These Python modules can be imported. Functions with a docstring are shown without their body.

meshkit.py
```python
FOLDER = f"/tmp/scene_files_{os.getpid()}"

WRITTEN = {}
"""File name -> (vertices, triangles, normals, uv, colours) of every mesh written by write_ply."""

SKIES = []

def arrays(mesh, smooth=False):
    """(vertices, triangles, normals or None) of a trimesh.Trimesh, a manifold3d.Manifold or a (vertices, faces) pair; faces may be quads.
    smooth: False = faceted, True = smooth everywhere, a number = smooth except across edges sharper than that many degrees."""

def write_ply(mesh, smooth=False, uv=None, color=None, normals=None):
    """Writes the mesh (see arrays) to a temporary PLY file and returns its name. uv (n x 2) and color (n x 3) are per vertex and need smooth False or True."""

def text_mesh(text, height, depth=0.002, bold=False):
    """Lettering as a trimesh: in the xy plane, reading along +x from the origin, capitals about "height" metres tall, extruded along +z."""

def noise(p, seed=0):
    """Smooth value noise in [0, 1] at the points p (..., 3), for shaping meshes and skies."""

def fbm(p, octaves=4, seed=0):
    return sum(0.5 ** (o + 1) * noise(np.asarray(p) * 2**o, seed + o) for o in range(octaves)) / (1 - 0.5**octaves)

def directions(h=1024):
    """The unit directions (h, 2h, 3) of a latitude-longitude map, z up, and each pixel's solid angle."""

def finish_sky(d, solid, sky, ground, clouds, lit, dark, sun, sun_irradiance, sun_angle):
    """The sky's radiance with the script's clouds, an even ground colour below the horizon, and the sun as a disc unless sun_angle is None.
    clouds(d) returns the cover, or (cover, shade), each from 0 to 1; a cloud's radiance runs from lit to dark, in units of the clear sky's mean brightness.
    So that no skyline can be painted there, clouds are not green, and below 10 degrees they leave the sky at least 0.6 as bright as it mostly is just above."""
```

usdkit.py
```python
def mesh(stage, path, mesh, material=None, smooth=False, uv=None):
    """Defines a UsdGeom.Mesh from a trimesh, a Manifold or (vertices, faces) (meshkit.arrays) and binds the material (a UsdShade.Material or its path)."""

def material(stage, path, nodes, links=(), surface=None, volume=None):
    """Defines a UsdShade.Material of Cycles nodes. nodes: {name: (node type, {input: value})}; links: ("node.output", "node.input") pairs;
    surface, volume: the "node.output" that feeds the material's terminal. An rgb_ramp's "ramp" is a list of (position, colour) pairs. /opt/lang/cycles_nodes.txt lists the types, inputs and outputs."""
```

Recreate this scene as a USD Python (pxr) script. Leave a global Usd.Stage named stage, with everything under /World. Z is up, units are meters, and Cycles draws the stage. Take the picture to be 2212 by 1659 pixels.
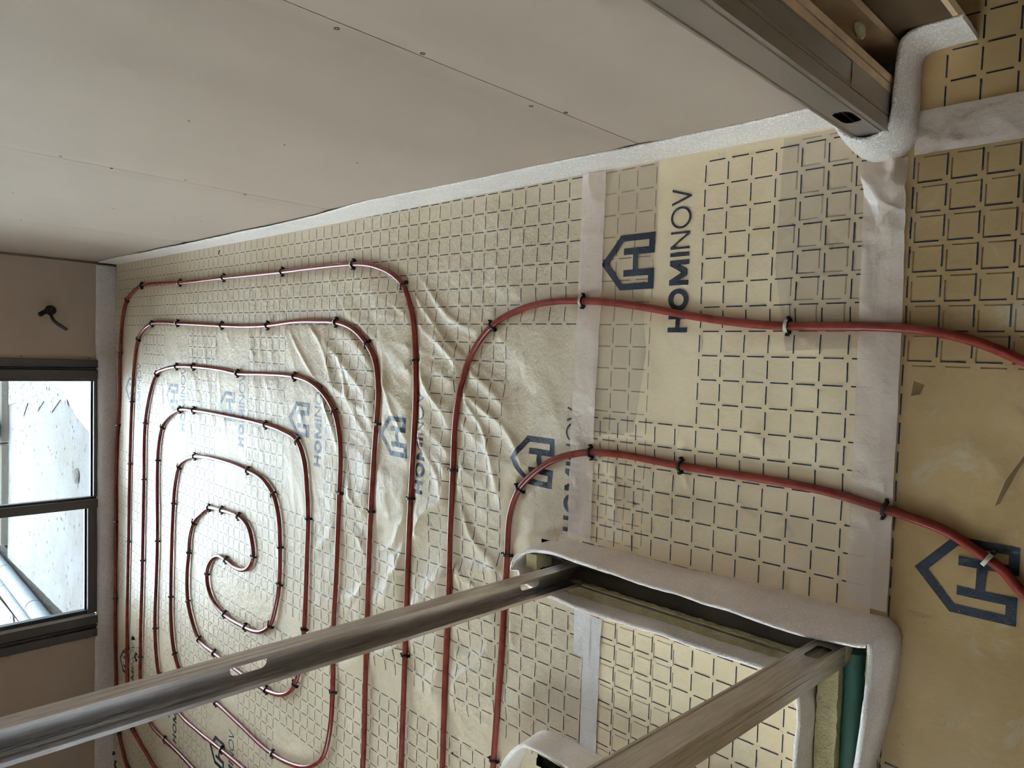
import math, random
import numpy as np, trimesh, manifold3d as m3, shapely, shapely.geometry as sg, shapely.ops as so
from shapely import affinity
from scipy.spatial import cKDTree
import usdkit, meshkit
from pxr import Usd, UsdGeom, UsdLux, UsdShade, Sdf, Gf

stage = Usd.Stage.CreateInMemory()
UsdGeom.SetStageUpAxis(stage, UsdGeom.Tokens.z)
UsdGeom.SetStageMetersPerUnit(stage, 1.0)
world = UsdGeom.Xform.Define(stage, '/World')
stage.SetDefaultPrim(world.GetPrim())
UsdGeom.Scope.Define(stage, '/World/Looks')

# ------------------------------------------------------------------ camera, sky, exposure
CAM_POS = (-0.43867, 0.0, 1.35521)
CAM_RIGHT = (0.0364333, -0.7107182, -0.7025327)      # the picture was taken with the phone turned: its right points down
CAM_DOWN = (-0.9985907, -0.0530395, 0.0018707)
CAM_FWD = (-0.0385915, 0.7014745, -0.7116490)
cam = UsdGeom.Camera.Define(stage, '/World/camera')
_m = Gf.Matrix4d(1.0)
_m.SetRow(0, Gf.Vec4d(*CAM_RIGHT, 0)); _m.SetRow(1, Gf.Vec4d(*[-c for c in CAM_DOWN], 0))
_m.SetRow(2, Gf.Vec4d(*[-c for c in CAM_FWD], 0)); _m.SetRow(3, Gf.Vec4d(*CAM_POS, 1))
cam.AddTransformOp().Set(_m)
cam.CreateHorizontalApertureAttr(36.0); cam.CreateVerticalApertureAttr(27.0)
cam.CreateFocalLengthAttr(25.456); cam.CreateClippingRangeAttr(Gf.Vec2f(0.02, 200))
cam.CreateExposureAttr(0.88)

sky = UsdLux.DomeLight.Define(stage, '/World/sky')        # even, hazy daylight sky
sky.CreateIntensityAttr(7.0)
sky.CreateColorAttr(Gf.Vec3f(0.76, 0.885, 1.0))

# ------------------------------------------------------------------ helpers
random.seed(7); RNG = np.random.default_rng(7)
_taken = {}
def path_in(parent, name):
    base = (str(parent.GetPath()) if parent else '/World') + '/' + name
    n = _taken.get(base, 0); _taken[base] = n + 1
    return base if n == 0 else f'{base}_{n:03d}'
def data(prim, **kw):
    for k, v in kw.items():
        if v: prim.SetCustomDataByKey(k, v)
    return prim
def thing(name, label, category, group=None, loc=None):
    x = UsdGeom.Xform.Define(stage, path_in(None, name))
    if loc is not None: x.AddTranslateOp().Set(Gf.Vec3d(*map(float, loc)))
    return data(x.GetPrim(), label=label, category=category, group=group)
def structure(name):
    return data(UsdGeom.Xform.Define(stage, path_in(None, name)).GetPrim(), kind='structure')
def obj(name, mesh, mat, parent=None, smooth=30, **kw):
    m = usdkit.mesh(stage, path_in(parent, name), mesh, mat, smooth=smooth)
    return data(m.GetPrim(), **kw)
def join(parts): return trimesh.util.concatenate(parts)
def box(x0, x1, y0, y1, z0, z1):
    b = trimesh.creation.box((x1 - x0, y1 - y0, z1 - z0)); b.apply_translation(((x0 + x1) / 2, (y0 + y1) / 2, (z0 + z1) / 2)); return b
def rbox(x0, x1, y0, y1, z0, z1, r=0.001):
    """box with chamfered edges: hull of three inset boxes"""
    pts = []
    for ax in range(3):
        s = [(x0 + r, x1 - r), (y0 + r, y1 - r), (z0 + r, z1 - r)]
        s[ax] = [(x0, x1), (y0, y1), (z0, z1)][ax]
        pts += [(a, b, c) for a in s[0] for b in s[1] for c in s[2]]
    return trimesh.convex.convex_hull(np.array(pts))
def man2tri(m):
    mm = m.to_mesh(); return trimesh.Trimesh(mm.vert_properties[:, :3], mm.tri_verts, process=False)
def tri2man(t):
    return m3.Manifold(m3.Mesh(np.asarray(t.vertices, np.float32), np.asarray(t.faces, np.uint32)))
def spline(pts, step=0.012):
    """centripetal-like Catmull-Rom through pts, resampled evenly"""
    p = np.asarray(pts, float)
    p = np.vstack([2 * p[0] - p[1], p, 2 * p[-1] - p[-2]])
    out = []
    for i in range(1, len(p) - 2):
        a, b, c, d = p[i - 1], p[i], p[i + 1], p[i + 2]
        L = np.linalg.norm(c - b); la = max(np.linalg.norm(b - a), 1e-6); lc = max(np.linalg.norm(d - c), 1e-6)
        if L < 1e-6: continue
        t = np.linspace(0, 1, max(2, int(L / 0.006)), endpoint=False)[:, None]
        m1 = ((c - b) / L + (b - a) / la) / 2 * L; m2 = ((c - b) / L + (d - c) / lc) / 2 * L
        out.append((2 * t**3 - 3 * t**2 + 1) * b + (t**3 - 2 * t**2 + t) * m1 + (-2 * t**3 + 3 * t**2) * c + (t**3 - t**2) * m2)
    out.append(p[-2:-1]); q = np.vstack(out)
    s = np.r_[0, np.cumsum(np.linalg.norm(np.diff(q, axis=0), axis=1))]
    n = max(2, int(s[-1] / step)); u = np.linspace(0, s[-1], n)
    return np.stack([np.interp(u, s, q[:, k]) for k in range(q.shape[1])], 1)
def tube(path, r, sides=12, cap=True):
    p = np.asarray(path, float); n = len(p)
    t = np.gradient(p, axis=0); t /= np.linalg.norm(t, axis=1, keepdims=True)
    up = np.tile([0, 0, 1.0], (n, 1)); bad = abs(t[:, 2]) > 0.95; up[bad] = [1, 0, 0]
    if bad.any() and not bad.all(): up[:] = [0.3, 1, 0.2]
    a = np.cross(t, up); a /= np.linalg.norm(a, axis=1, keepdims=True); b = np.cross(a, t)
    th = np.linspace(0, 2 * np.pi, sides, endpoint=False)
    rr = np.broadcast_to(np.asarray(r, float), (n,))
    v = p[:, None] + rr[:, None, None] * (a[:, None] * np.cos(th)[None, :, None] + b[:, None] * np.sin(th)[None, :, None])
    v = v.reshape(-1, 3); f = []
    i = np.arange(n - 1)[:, None] * sides; j = np.arange(sides)[None]; k = (j + 1) % sides
    f = np.concatenate([np.stack([i + j, i + k, i + sides + k], -1).reshape(-1, 3), np.stack([i + j, i + sides + k, i + sides + j], -1).reshape(-1, 3)])
    if cap:
        v = np.vstack([v, p[0], p[-1]]); c0, c1 = len(v) - 2, len(v) - 1
        jj = np.arange(sides); kk = (jj + 1) % sides
        f = np.concatenate([f, np.stack([kk, jj, np.full(sides, c0)], 1), np.stack([(n - 1) * sides + jj, (n - 1) * sides + kk, np.full(sides, c1)], 1)])
    m = trimesh.Trimesh(v, f, process=False)
    return m
def prism(poly, z0, z1):
    m = trimesh.creation.extrude_polygon(poly, z1 - z0, engine='earcut'); m.apply_translation((0, 0, z0)); return m
def grid_faces(nu, nv):
    i = np.arange(nu - 1)[:, None] * nv; j = np.arange(nv - 1)[None]
    return np.concatenate([np.stack([i + j, i + nv + j, i + nv + j + 1], -1).reshape(-1, 3), np.stack([i + j, i + nv + j + 1, i + j + 1], -1).reshape(-1, 3)])
def fbm2(x, y, s, o=3, seed=0):
    return meshkit.fbm(np.stack([np.asarray(x) * s, np.asarray(y) * s, np.full_like(np.asarray(x, float), 0.37)], -1), o, seed)
def ridge(x, y, ang, su, sv, seed):
    """ridged folds running along direction ang: su = folds per metre across, sv along"""
    u = -np.sin(ang) * x + np.cos(ang) * y; v = np.cos(ang) * x + np.sin(ang) * y
    n = meshkit.fbm(np.stack([u * su, v * sv, np.zeros_like(u)], -1), 2, seed)
    return np.clip(1 - abs(n - 0.5) * 5, 0, 1) ** 1.5

# ------------------------------------------------------------------ materials
def surf(name, col, rough=0.6, var=0.0, vscale=8, bump=0.0, bscale=120, metallic=0.0, spec=0.5, col2=None, extra=None, bdist=0.002, detail=4, coat=0.0, rvar=0.0, stretch=(1, 1, 1)):
    """principled surface with noise-varied colour and fine relief, in world metres"""
    c2 = col2 if col2 is not None else tuple(max(0, c * (1 - var)) for c in col)
    nodes = {'g': ('geometry', {}), 'mp': ('mapping', {'scale': stretch}),
             'n': ('noise_texture', {'scale': vscale, 'detail': detail, 'roughness': 0.6}),
             'r': ('rgb_ramp', {'ramp': [(0.30, c2), (0.68, col)]}),
             'b': ('noise_texture', {'scale': bscale, 'detail': 3, 'roughness': 0.6}),
             'bp': ('bump', {'strength': bump, 'distance': bdist}),
             'mr': ('map_range', {'from_min': 0.3, 'from_max': 0.7, 'to_min': rough - rvar, 'to_max': rough + rvar}),
             'p': ('principled_bsdf', {'roughness': rough, 'metallic': metallic, 'specular_ior_level': spec, 'coat_weight': coat, **(extra or {})})}
    links = [('g.position', 'mp.vector'), ('mp.vector', 'n.vector'), ('n.fac', 'r.fac'), ('r.color', 'p.base_color')]
    if rvar: links += [('n.fac', 'mr.value'), ('mr.result', 'p.roughness')]
    else: nodes.pop('mr')
    if bump > 0: links += [('mp.vector', 'b.vector'), ('b.fac', 'bp.height'), ('bp.normal', 'p.normal')]
    else: nodes.pop('b'); nodes.pop('bp')
    return usdkit.material(stage, '/World/Looks/' + name, nodes, links, 'p.BSDF')

def film_like(name, col, col2, rough, alpha=None, spec=0.5, dusty=0.0, relief=1.0):
    """polythene film: glossy skin with small puckers over a coloured ground; puckers share one noise so print and film shine alike"""
    nodes = {'g': ('geometry', {}),
             'n': ('noise_texture', {'scale': 3.2, 'detail': 6, 'roughness': 0.62}),
             'r': ('rgb_ramp', {'ramp': [(0.33, col2), (0.66, col)]}),
             'd': ('noise_texture', {'scale': 7.0, 'detail': 9, 'roughness': 0.75, 'distortion': 0.6}),
             'dr': ('rgb_ramp', {'ramp': [(0.55, (0, 0, 0)), (0.72, (dusty, dusty, dusty))]}),
             'dm': ('mix_color', {'b': (0.52, 0.48, 0.42)}),
             'b1': ('noise_texture', {'scale': 95.0, 'detail': 3, 'roughness': 0.6}),
             'b2': ('noise_texture', {'scale': 24.0, 'detail': 3, 'roughness': 0.55, 'distortion': 0.4}),
             'b3': ('noise_texture', {'scale': 420.0, 'detail': 1}),
             'p1': ('bump', {'strength': 0.42 * relief, 'distance': 0.003}),
             'p2': ('bump', {'strength': 0.45 * relief, 'distance': 0.010}),
             'p3': ('bump', {'strength': 0.35 * relief, 'distance': 0.0012}),
             'p': ('principled_bsdf', {'roughness': rough, 'specular_ior_level': spec})}
    links = [('g.position', f'{x}.vector') for x in ('n', 'd', 'b1', 'b2', 'b3')] + [
        ('n.fac', 'r.fac'), ('d.fac', 'dr.fac'), ('dr.color', 'dm.fac'), ('r.color', 'dm.a'), ('dm.result', 'p.base_color'),
        ('b2.fac', 'p2.height'), ('b1.fac', 'p1.height'), ('b3.fac', 'p3.height'), ('p2.normal', 'p1.normal'), ('p1.normal', 'p3.normal'), ('p3.normal', 'p.normal')]
    out = 'p.BSDF'
    if alpha is not None:
        nodes |= {'t': ('transparent_bsdf', {'color': (1, 1, 1)}), 'm': ('mix_closure', {'fac': alpha})}
        links += [('t.BSDF', 'm.closure1'), ('p.BSDF', 'm.closure2')]; out = 'm.closure'
    return usdkit.material(stage, '/World/Looks/' + name, nodes, links, out)

M = {}
M['film'] = film_like('film', (0.68, 0.545, 0.385), (0.60, 0.47, 0.305), 0.56, dusty=0.28, spec=0.68, relief=1.0)
M['film_mid'] = film_like('film_layered', (0.87, 0.695, 0.475), (0.78, 0.605, 0.385), 0.42, dusty=0.30, spec=0.30, relief=0.45)
M['film_near'] = film_like('film_single_dimmed', (0.50, 0.345, 0.178), (0.41, 0.262, 0.112), 0.40, dusty=0.65, spec=0.24, relief=0.35)  # single layer over brown ground; colour also darkened for light falloff
M['film_hall'] = film_like('film_hall', (0.66, 0.445, 0.215), (0.55, 0.345, 0.145), 0.38, dusty=0.2, spec=0.28, relief=0.3)
M['print'] = film_like('print_navy', (0.020, 0.026, 0.050), (0.014, 0.018, 0.036), 0.50, dusty=0.12, relief=1.0)
M['ghost'] = usdkit.material(stage, '/World/Looks/print_faint', {'t': ('transparent_bsdf', {'color': (0.66, 0.655, 0.67)})}, [], 't.BSDF')
M['flap'] = usdkit.material(stage, '/World/Looks/film_double', {'t': ('transparent_bsdf', {'color': (0.865, 0.865, 0.885)})}, [], 't.BSDF')
M['tape'] = film_like('tape', (0.90, 0.74, 0.635), (0.80, 0.645, 0.55), 0.30, alpha=0.70, spec=0.5)
M['tape_opaque'] = film_like('tape_opaque', (0.76, 0.69, 0.66), (0.66, 0.59, 0.56), 0.36)
M['gypsum'] = surf('gypsum_paper', (0.378, 0.284, 0.216), 0.75, var=0.04, vscale=5, bump=0.10, bscale=260, spec=0.25, bdist=0.001)
M['gypsum_edge'] = surf('gypsum_edge', (0.72, 0.49, 0.28), 0.9, var=0.18, vscale=30, bump=0.3, bscale=160)
M['kraft'] = surf('kraft_back', (0.105, 0.058, 0.023), 0.85, var=0.12, vscale=12, bump=0.05)
M['screw'] = surf('screw_black', (0.012, 0.011, 0.011), 0.45, spec=0.4)
M['gap'] = surf('joint_shadow_gap', (0.10, 0.085, 0.07), 0.9)
M['block'] = surf('raw_block', (0.12, 0.10, 0.08), 0.9, var=0.2, vscale=6)
M['ceiling'] = surf('ceiling_board', (0.70, 0.65, 0.58), 0.85, var=0.04)
def foam_mat(name, col, rough, st, glint):  # glint whitens random cells: sparkle painted into the colour
    return usdkit.material(stage, '/World/Looks/' + name, {
        'g': ('geometry', {}), 'v': ('voronoi_texture', {'scale': 380.0}), 'n': ('noise_texture', {'scale': 16.0, 'detail': 5, 'roughness': 0.65}),
        'r': ('rgb_ramp', {'ramp': [(0.30, tuple(c * 0.90 for c in col)), (0.62, col)]}), 'b': ('bump', {'strength': st, 'distance': 0.0032}), 'b2': ('bump', {'strength': 0.4, 'distance': 0.006}),
        'sc': ('separate_color', {}), 'gr': ('rgb_ramp', {'ramp': [(0.70, (0, 0, 0)), (0.95, (glint, glint, glint))]}), 'mx': ('mix_color', {'b': (0.97, 0.96, 0.95)}),
        'p': ('principled_bsdf', {'roughness': rough, 'specular_ior_level': 0.75})},
        [('g.position', 'v.vector'), ('g.position', 'n.vector'), ('n.fac', 'r.fac'), ('r.color', 'mx.a'), ('v.color', 'sc.color'), ('sc.r', 'gr.fac'), ('gr.color', 'mx.fac'), ('mx.result', 'p.base_color'), ('n.fac', 'b2.height'), ('b2.normal', 'b.normal'), ('v.distance', 'b.height'), ('b.normal', 'p.normal')], 'p.BSDF')
M['foam'] = foam_mat('white_foam', (0.80, 0.68, 0.595), 0.30, 0.45, 0.85)
M['foam_bright'] = foam_mat('white_foam_brightened', (0.93, 0.81, 0.725), 0.32, 0.30, 0.7)  # lighter foam copy: missing light on the partition strips put into colour
M['foam_shaded'] = foam_mat('white_foam_shaded', (0.60, 0.53, 0.50), 0.36, 0.35, 0.5)  # darker foam copy: shade along the window wall put into the colour
M['pu'] = surf('pu_foam', (0.55, 0.46, 0.25), 0.9, var=0.25, vscale=40, bump=0.9, bscale=180, bdist=0.004)
M['pu_cut'] = surf('pu_foam_dusty', (0.42, 0.35, 0.20), 0.95, var=0.3, vscale=60, bump=0.9, bscale=220, bdist=0.004)
M['steel'] = surf('galvanised_steel', (0.46, 0.43, 0.41), 0.40, var=0.06, vscale=9, metallic=1.0, rvar=0.04, stretch=(30, 30, 1.5))
M['steel_light'] = surf('galvanised_steel_lightened', (0.60, 0.555, 0.52), 0.33, var=0.03, vscale=9, metallic=1.0, rvar=0.03, stretch=(30, 30, 1.5))  # same stud steel, colour lightened to make up for dark reflections
M['steel_dusty'] = surf('galvanised_steel_dusty', (0.30, 0.265, 0.21), 0.55, var=0.3, vscale=60, metallic=0.55, bump=0.15, bscale=200)
M['track'] = surf('track_dust_brown', (0.060, 0.040, 0.024), 0.8, var=0.35, vscale=240, bump=0.2, bscale=300, metallic=0.1)
M['green'] = surf('green_pipe', (0.020, 0.085, 0.055), 0.5, var=0.25, vscale=30)
M['rubble'] = surf('dark_dust', (0.085, 0.07, 0.05), 0.95, var=0.5, vscale=90, bump=0.9, bscale=120, bdist=0.006)
M['pipe'] = surf('red_pipe', (0.25, 0.027, 0.015), 0.33, var=0.22, vscale=26, bump=0.05, bscale=300, spec=0.5, rvar=0.08)
M['clip'] = surf('clip_black', (0.012, 0.012, 0.013), 0.42, spec=0.5)
M['cream'] = surf('clip_cream', (0.62, 0.56, 0.43), 0.6, var=0.2, vscale=300, bump=0.3, bscale=400)
M['frame'] = surf('bronze_aluminium', (0.055, 0.046, 0.038), 0.42, var=0.1, vscale=20, spec=0.5)
M['frame_dark'] = surf('dark_gasket', (0.012, 0.012, 0.013), 0.5)
M['frame_light'] = surf('bright_edge', (0.36, 0.34, 0.31), 0.4, metallic=0.6)
M['conduit'] = surf('conduit_black', (0.012, 0.012, 0.013), 0.4, bump=0.0)
M['wire'] = surf('wire_copper', (0.35, 0.22, 0.14), 0.4, metallic=0.8)
M['pvc'] = surf('pvc_grey', (0.080, 0.087, 0.094), 0.6, var=0.08, vscale=6, spec=0.15)
M['concrete'] = None
M['gravel'] = surf('gravel', (0.046, 0.041, 0.034), 0.95, var=0.6, vscale=70, bump=1.0, bscale=90, bdist=0.02, detail=6, spec=0.05)
M['stone'] = surf('stone_pale', (0.07, 0.064, 0.058), 0.9, var=0.25, vscale=20, bump=0.6, bscale=60, bdist=0.01, spec=0.05)
M['slab'] = surf('slab_cream', (0.088, 0.081, 0.069), 0.85, var=0.12, vscale=9, bump=0.2, bscale=60, spec=0.05)
M['leaf'] = surf('dark_leaf', (0.06, 0.06, 0.065), 0.7, var=0.4, vscale=120)
M['plastic_sheet'] = surf('plastic_sheet', (0.062, 0.066, 0.073), 0.6, var=0.12, vscale=9, bump=0.5, bscale=14, bdist=0.02)
M['brown_chip'] = surf('brown_chip', (0.24, 0.13, 0.10), 0.8, var=0.4, vscale=100)
# terrace concrete: pale, spotted with dark pits and stains
M['concrete'] = usdkit.material(stage, '/World/Looks/terrace_concrete', {
    'g': ('geometry', {}), 'v': ('voronoi_texture', {'scale': 11.0, 'randomness': 1.0}), 'v2': ('voronoi_texture', {'scale': 38.0, 'randomness': 1.0}),
    'n': ('noise_texture', {'scale': 2.2, 'detail': 8, 'roughness': 0.7}), 'r': ('rgb_ramp', {'ramp': [(0.35, (0.082, 0.074, 0.063)), (0.62, (0.100, 0.097, 0.096))]}),
    's': ('rgb_ramp', {'ramp': [(0.10, (0.85, 0.85, 0.85)), (0.16, (0, 0, 0))]}), 's2': ('rgb_ramp', {'ramp': [(0.12, (0.7, 0.7, 0.7)), (0.22, (0, 0, 0))]}),
    'mx': ('mix_color', {'b': (0.018, 0.017, 0.017)}), 'mx2': ('mix_color', {'b': (0.028, 0.025, 0.024)}),
    'p': ('principled_bsdf', {'roughness': 0.95, 'specular_ior_level': 0.05})},
    [('g.position', 'v.vector'), ('g.position', 'v2.vector'), ('g.position', 'n.vector'), ('n.fac', 'r.fac'), ('v.distance', 's.fac'), ('v2.distance', 's2.fac'),
     ('r.color', 'mx.a'), ('s.color', 'mx.fac'), ('mx.result', 'mx2.a'), ('s2.color', 'mx2.fac'), ('mx2.result', 'p.base_color')], 'p.BSDF')
M['glass_dimming'] = usdkit.material(stage, '/World/Looks/dimming_glass', {  # tint added to dim the daylight and the view outdoors
    'f': ('fresnel', {'IOR': 1.45}), 't': ('transparent_bsdf', {'color': (0.68, 0.705, 0.71)}), 'g': ('glossy_bsdf', {'roughness': 0.02, 'color': (1, 1, 1)}), 'm': ('mix_closure', {})},
    [('f.fac', 'm.fac'), ('t.BSDF', 'm.closure1'), ('g.BSDF', 'm.closure2')], 'm.closure')
M['glass'] = usdkit.material(stage, '/World/Looks/window_glass', {
    'f': ('fresnel', {'IOR': 1.45}), 't': ('transparent_bsdf', {'color': (0.93, 0.96, 0.94)}), 'g': ('glossy_bsdf', {'roughness': 0.02, 'color': (1, 1, 1)}), 'm': ('mix_closure', {})},
    [('f.fac', 'm.fac'), ('t.BSDF', 'm.closure1'), ('g.BSDF', 'm.closure2')], 'm.closure')

# ------------------------------------------------------------------ measured pipe runs (x, y) and clips (x, y, cream)
PIPE = {
    'R2': [(-0.774, 0.205), (-0.744, 0.234), (-0.730, 0.257), (-0.701, 0.310), (-0.684, 0.381), (-0.678, 0.418), (-0.666, 0.497), (-0.660, 0.584), (-0.659, 0.678), (-0.658, 0.815), (-0.655, 0.897), (-0.653, 0.972), (-0.660, 1.066), (-0.689, 1.166), (-0.738, 1.242), (-0.783, 1.286), (-0.851, 1.314), (-0.963, 1.320), (-1.112, 1.325), (-1.212, 1.327), (-1.340, 1.334), (-1.494, 1.341), (-1.544, 1.343)],
    'R1': [(-0.418, 0.223), (-0.402, 0.256), (-0.387, 0.294), (-0.371, 0.362), (-0.365, 0.434), (-0.364, 0.513), (-0.363, 0.599), (-0.356, 0.694), (-0.342, 0.799), (-0.322, 0.914), (-0.309, 1.003), (-0.302, 1.099), (-0.301, 1.186), (-0.316, 1.296), (-0.360, 1.408), (-0.438, 1.485), (-0.510, 1.520), (-0.602, 1.541), (-0.761, 1.547), (-0.947, 1.549), (-1.147, 1.547), (-1.350, 1.551), (-1.634, 1.549)],
    'AR': [(-1.717, 1.742), (-1.361, 1.741), (-1.128, 1.741), (-0.885, 1.738), (-0.701, 1.731), (-0.562, 1.729), (-0.459, 1.736), (-0.339, 1.754), (-0.269, 1.783), (-0.231, 1.810), (-0.199, 1.862), (-0.180, 1.912), (-0.162, 1.989), (-0.153, 2.089), (-0.150, 2.273), (-0.151, 2.569), (-0.148, 3.086), (-0.147, 3.577), (-0.139, 3.835), (-0.140, 4.085), (-0.164, 4.204), (-0.211, 4.313), (-0.289, 4.370), (-0.500, 4.406), (-0.781, 4.417), (-0.905, 4.430), (-1.125, 4.448), (-1.460, 4.440), (-1.894, 4.428), (-2.176, 4.415), (-2.389, 4.389), (-2.642, 4.329), (-2.706, 4.271), (-2.771, 4.184)],
    'BR': [(-1.806, 1.946), (-1.560, 1.945), (-1.223, 1.946), (-0.956, 1.944), (-0.798, 1.936), (-0.673, 1.927), (-0.559, 1.923), (-0.464, 1.948), (-0.421, 1.987), (-0.369, 2.073), (-0.345, 2.182), (-0.341, 2.295), (-0.341, 2.458), (-0.354, 2.674), (-0.357, 2.832), (-0.353, 3.094), (-0.345, 3.392), (-0.340, 3.596), (-0.334, 3.794), (-0.340, 3.928), (-0.371, 4.040), (-0.420, 4.121), (-0.565, 4.178), (-0.754, 4.205), (-1.104, 4.222), (-1.524, 4.224), (-1.864, 4.227), (-2.120, 4.219), (-2.312, 4.206), (-2.528, 4.114), (-2.555, 4.017), (-2.578, 3.888), (-2.599, 3.787)],
    'CR': [(-1.866, 2.187), (-1.757, 2.150), (-1.617, 2.139), (-1.397, 2.144), (-1.225, 2.138), (-0.926, 2.133), (-0.808, 2.130), (-0.714, 2.146), (-0.647, 2.182), (-0.594, 2.251), (-0.558, 2.347), (-0.544, 2.461), (-0.545, 2.683), (-0.552, 2.932), (-0.544, 3.085), (-0.541, 3.399), (-0.548, 3.592), (-0.565, 3.734), (-0.595, 3.851), (-0.699, 3.937), (-0.853, 3.997), (-1.155, 4.003), (-1.585, 4.006), (-2.098, 4.013), (-2.225, 4.007), (-2.396, 3.850), (-2.406, 3.752), (-2.402, 3.652), (-2.395, 3.472), (-2.396, 3.319)],
    'DR': [(-1.674, 2.392), (-1.606, 2.361), (-1.464, 2.341), (-1.188, 2.335), (-1.056, 2.335), (-0.953, 2.347), (-0.839, 2.376), (-0.780, 2.426), (-0.757, 2.524), (-0.744, 2.673), (-0.738, 2.984), (-0.742, 3.384), (-0.753, 3.548), (-0.797, 3.674), (-0.855, 3.760), (-0.948, 3.802), (-1.034, 3.814), (-1.436, 3.798), (-1.886, 3.809), (-1.986, 3.794), (-2.109, 3.740), (-2.202, 3.472), (-2.202, 3.250), (-2.186, 3.005), (-2.177, 2.814)],
    'ER': [(-1.519, 2.597), (-1.435, 2.556), (-1.348, 2.535), (-1.203, 2.535), (-1.075, 2.556), (-1.007, 2.600), (-0.963, 2.682), (-0.944, 2.819), (-0.935, 3.066), (-0.953, 3.357), (-0.979, 3.459), (-1.022, 3.535), (-1.125, 3.582), (-1.206, 3.595), (-1.424, 3.608), (-1.669, 3.609), (-1.810, 3.596), (-1.934, 3.549), (-2.009, 3.459), (-2.021, 3.285), (-2.002, 3.075), (-2.008, 2.835), (-2.015, 2.584), (-1.998, 2.445), (-1.959, 2.310), (-1.912, 2.232), (-1.866, 2.187)],
    'F': [(-1.519, 2.597), (-1.562, 2.660), (-1.583, 2.731), (-1.590, 2.809), (-1.592, 3.008), (-1.560, 3.130), (-1.511, 3.182), (-1.464, 3.194), (-1.416, 3.177), (-1.374, 3.130), (-1.353, 3.074), (-1.355, 3.002), (-1.366, 2.910), (-1.359, 2.837), (-1.328, 2.780), (-1.284, 2.753), (-1.244, 2.759), (-1.176, 2.800), (-1.146, 2.896), (-1.145, 2.974), (-1.149, 3.055), (-1.153, 3.121), (-1.162, 3.189), (-1.196, 3.258), (-1.255, 3.348), (-1.335, 3.392), (-1.415, 3.402), (-1.515, 3.416), (-1.640, 3.399), (-1.715, 3.347), (-1.777, 3.270), (-1.791, 3.100), (-1.791, 2.889), (-1.791, 2.761), (-1.784, 2.618), (-1.761, 2.504), (-1.725, 2.434), (-1.674, 2.392)],
}
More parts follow.
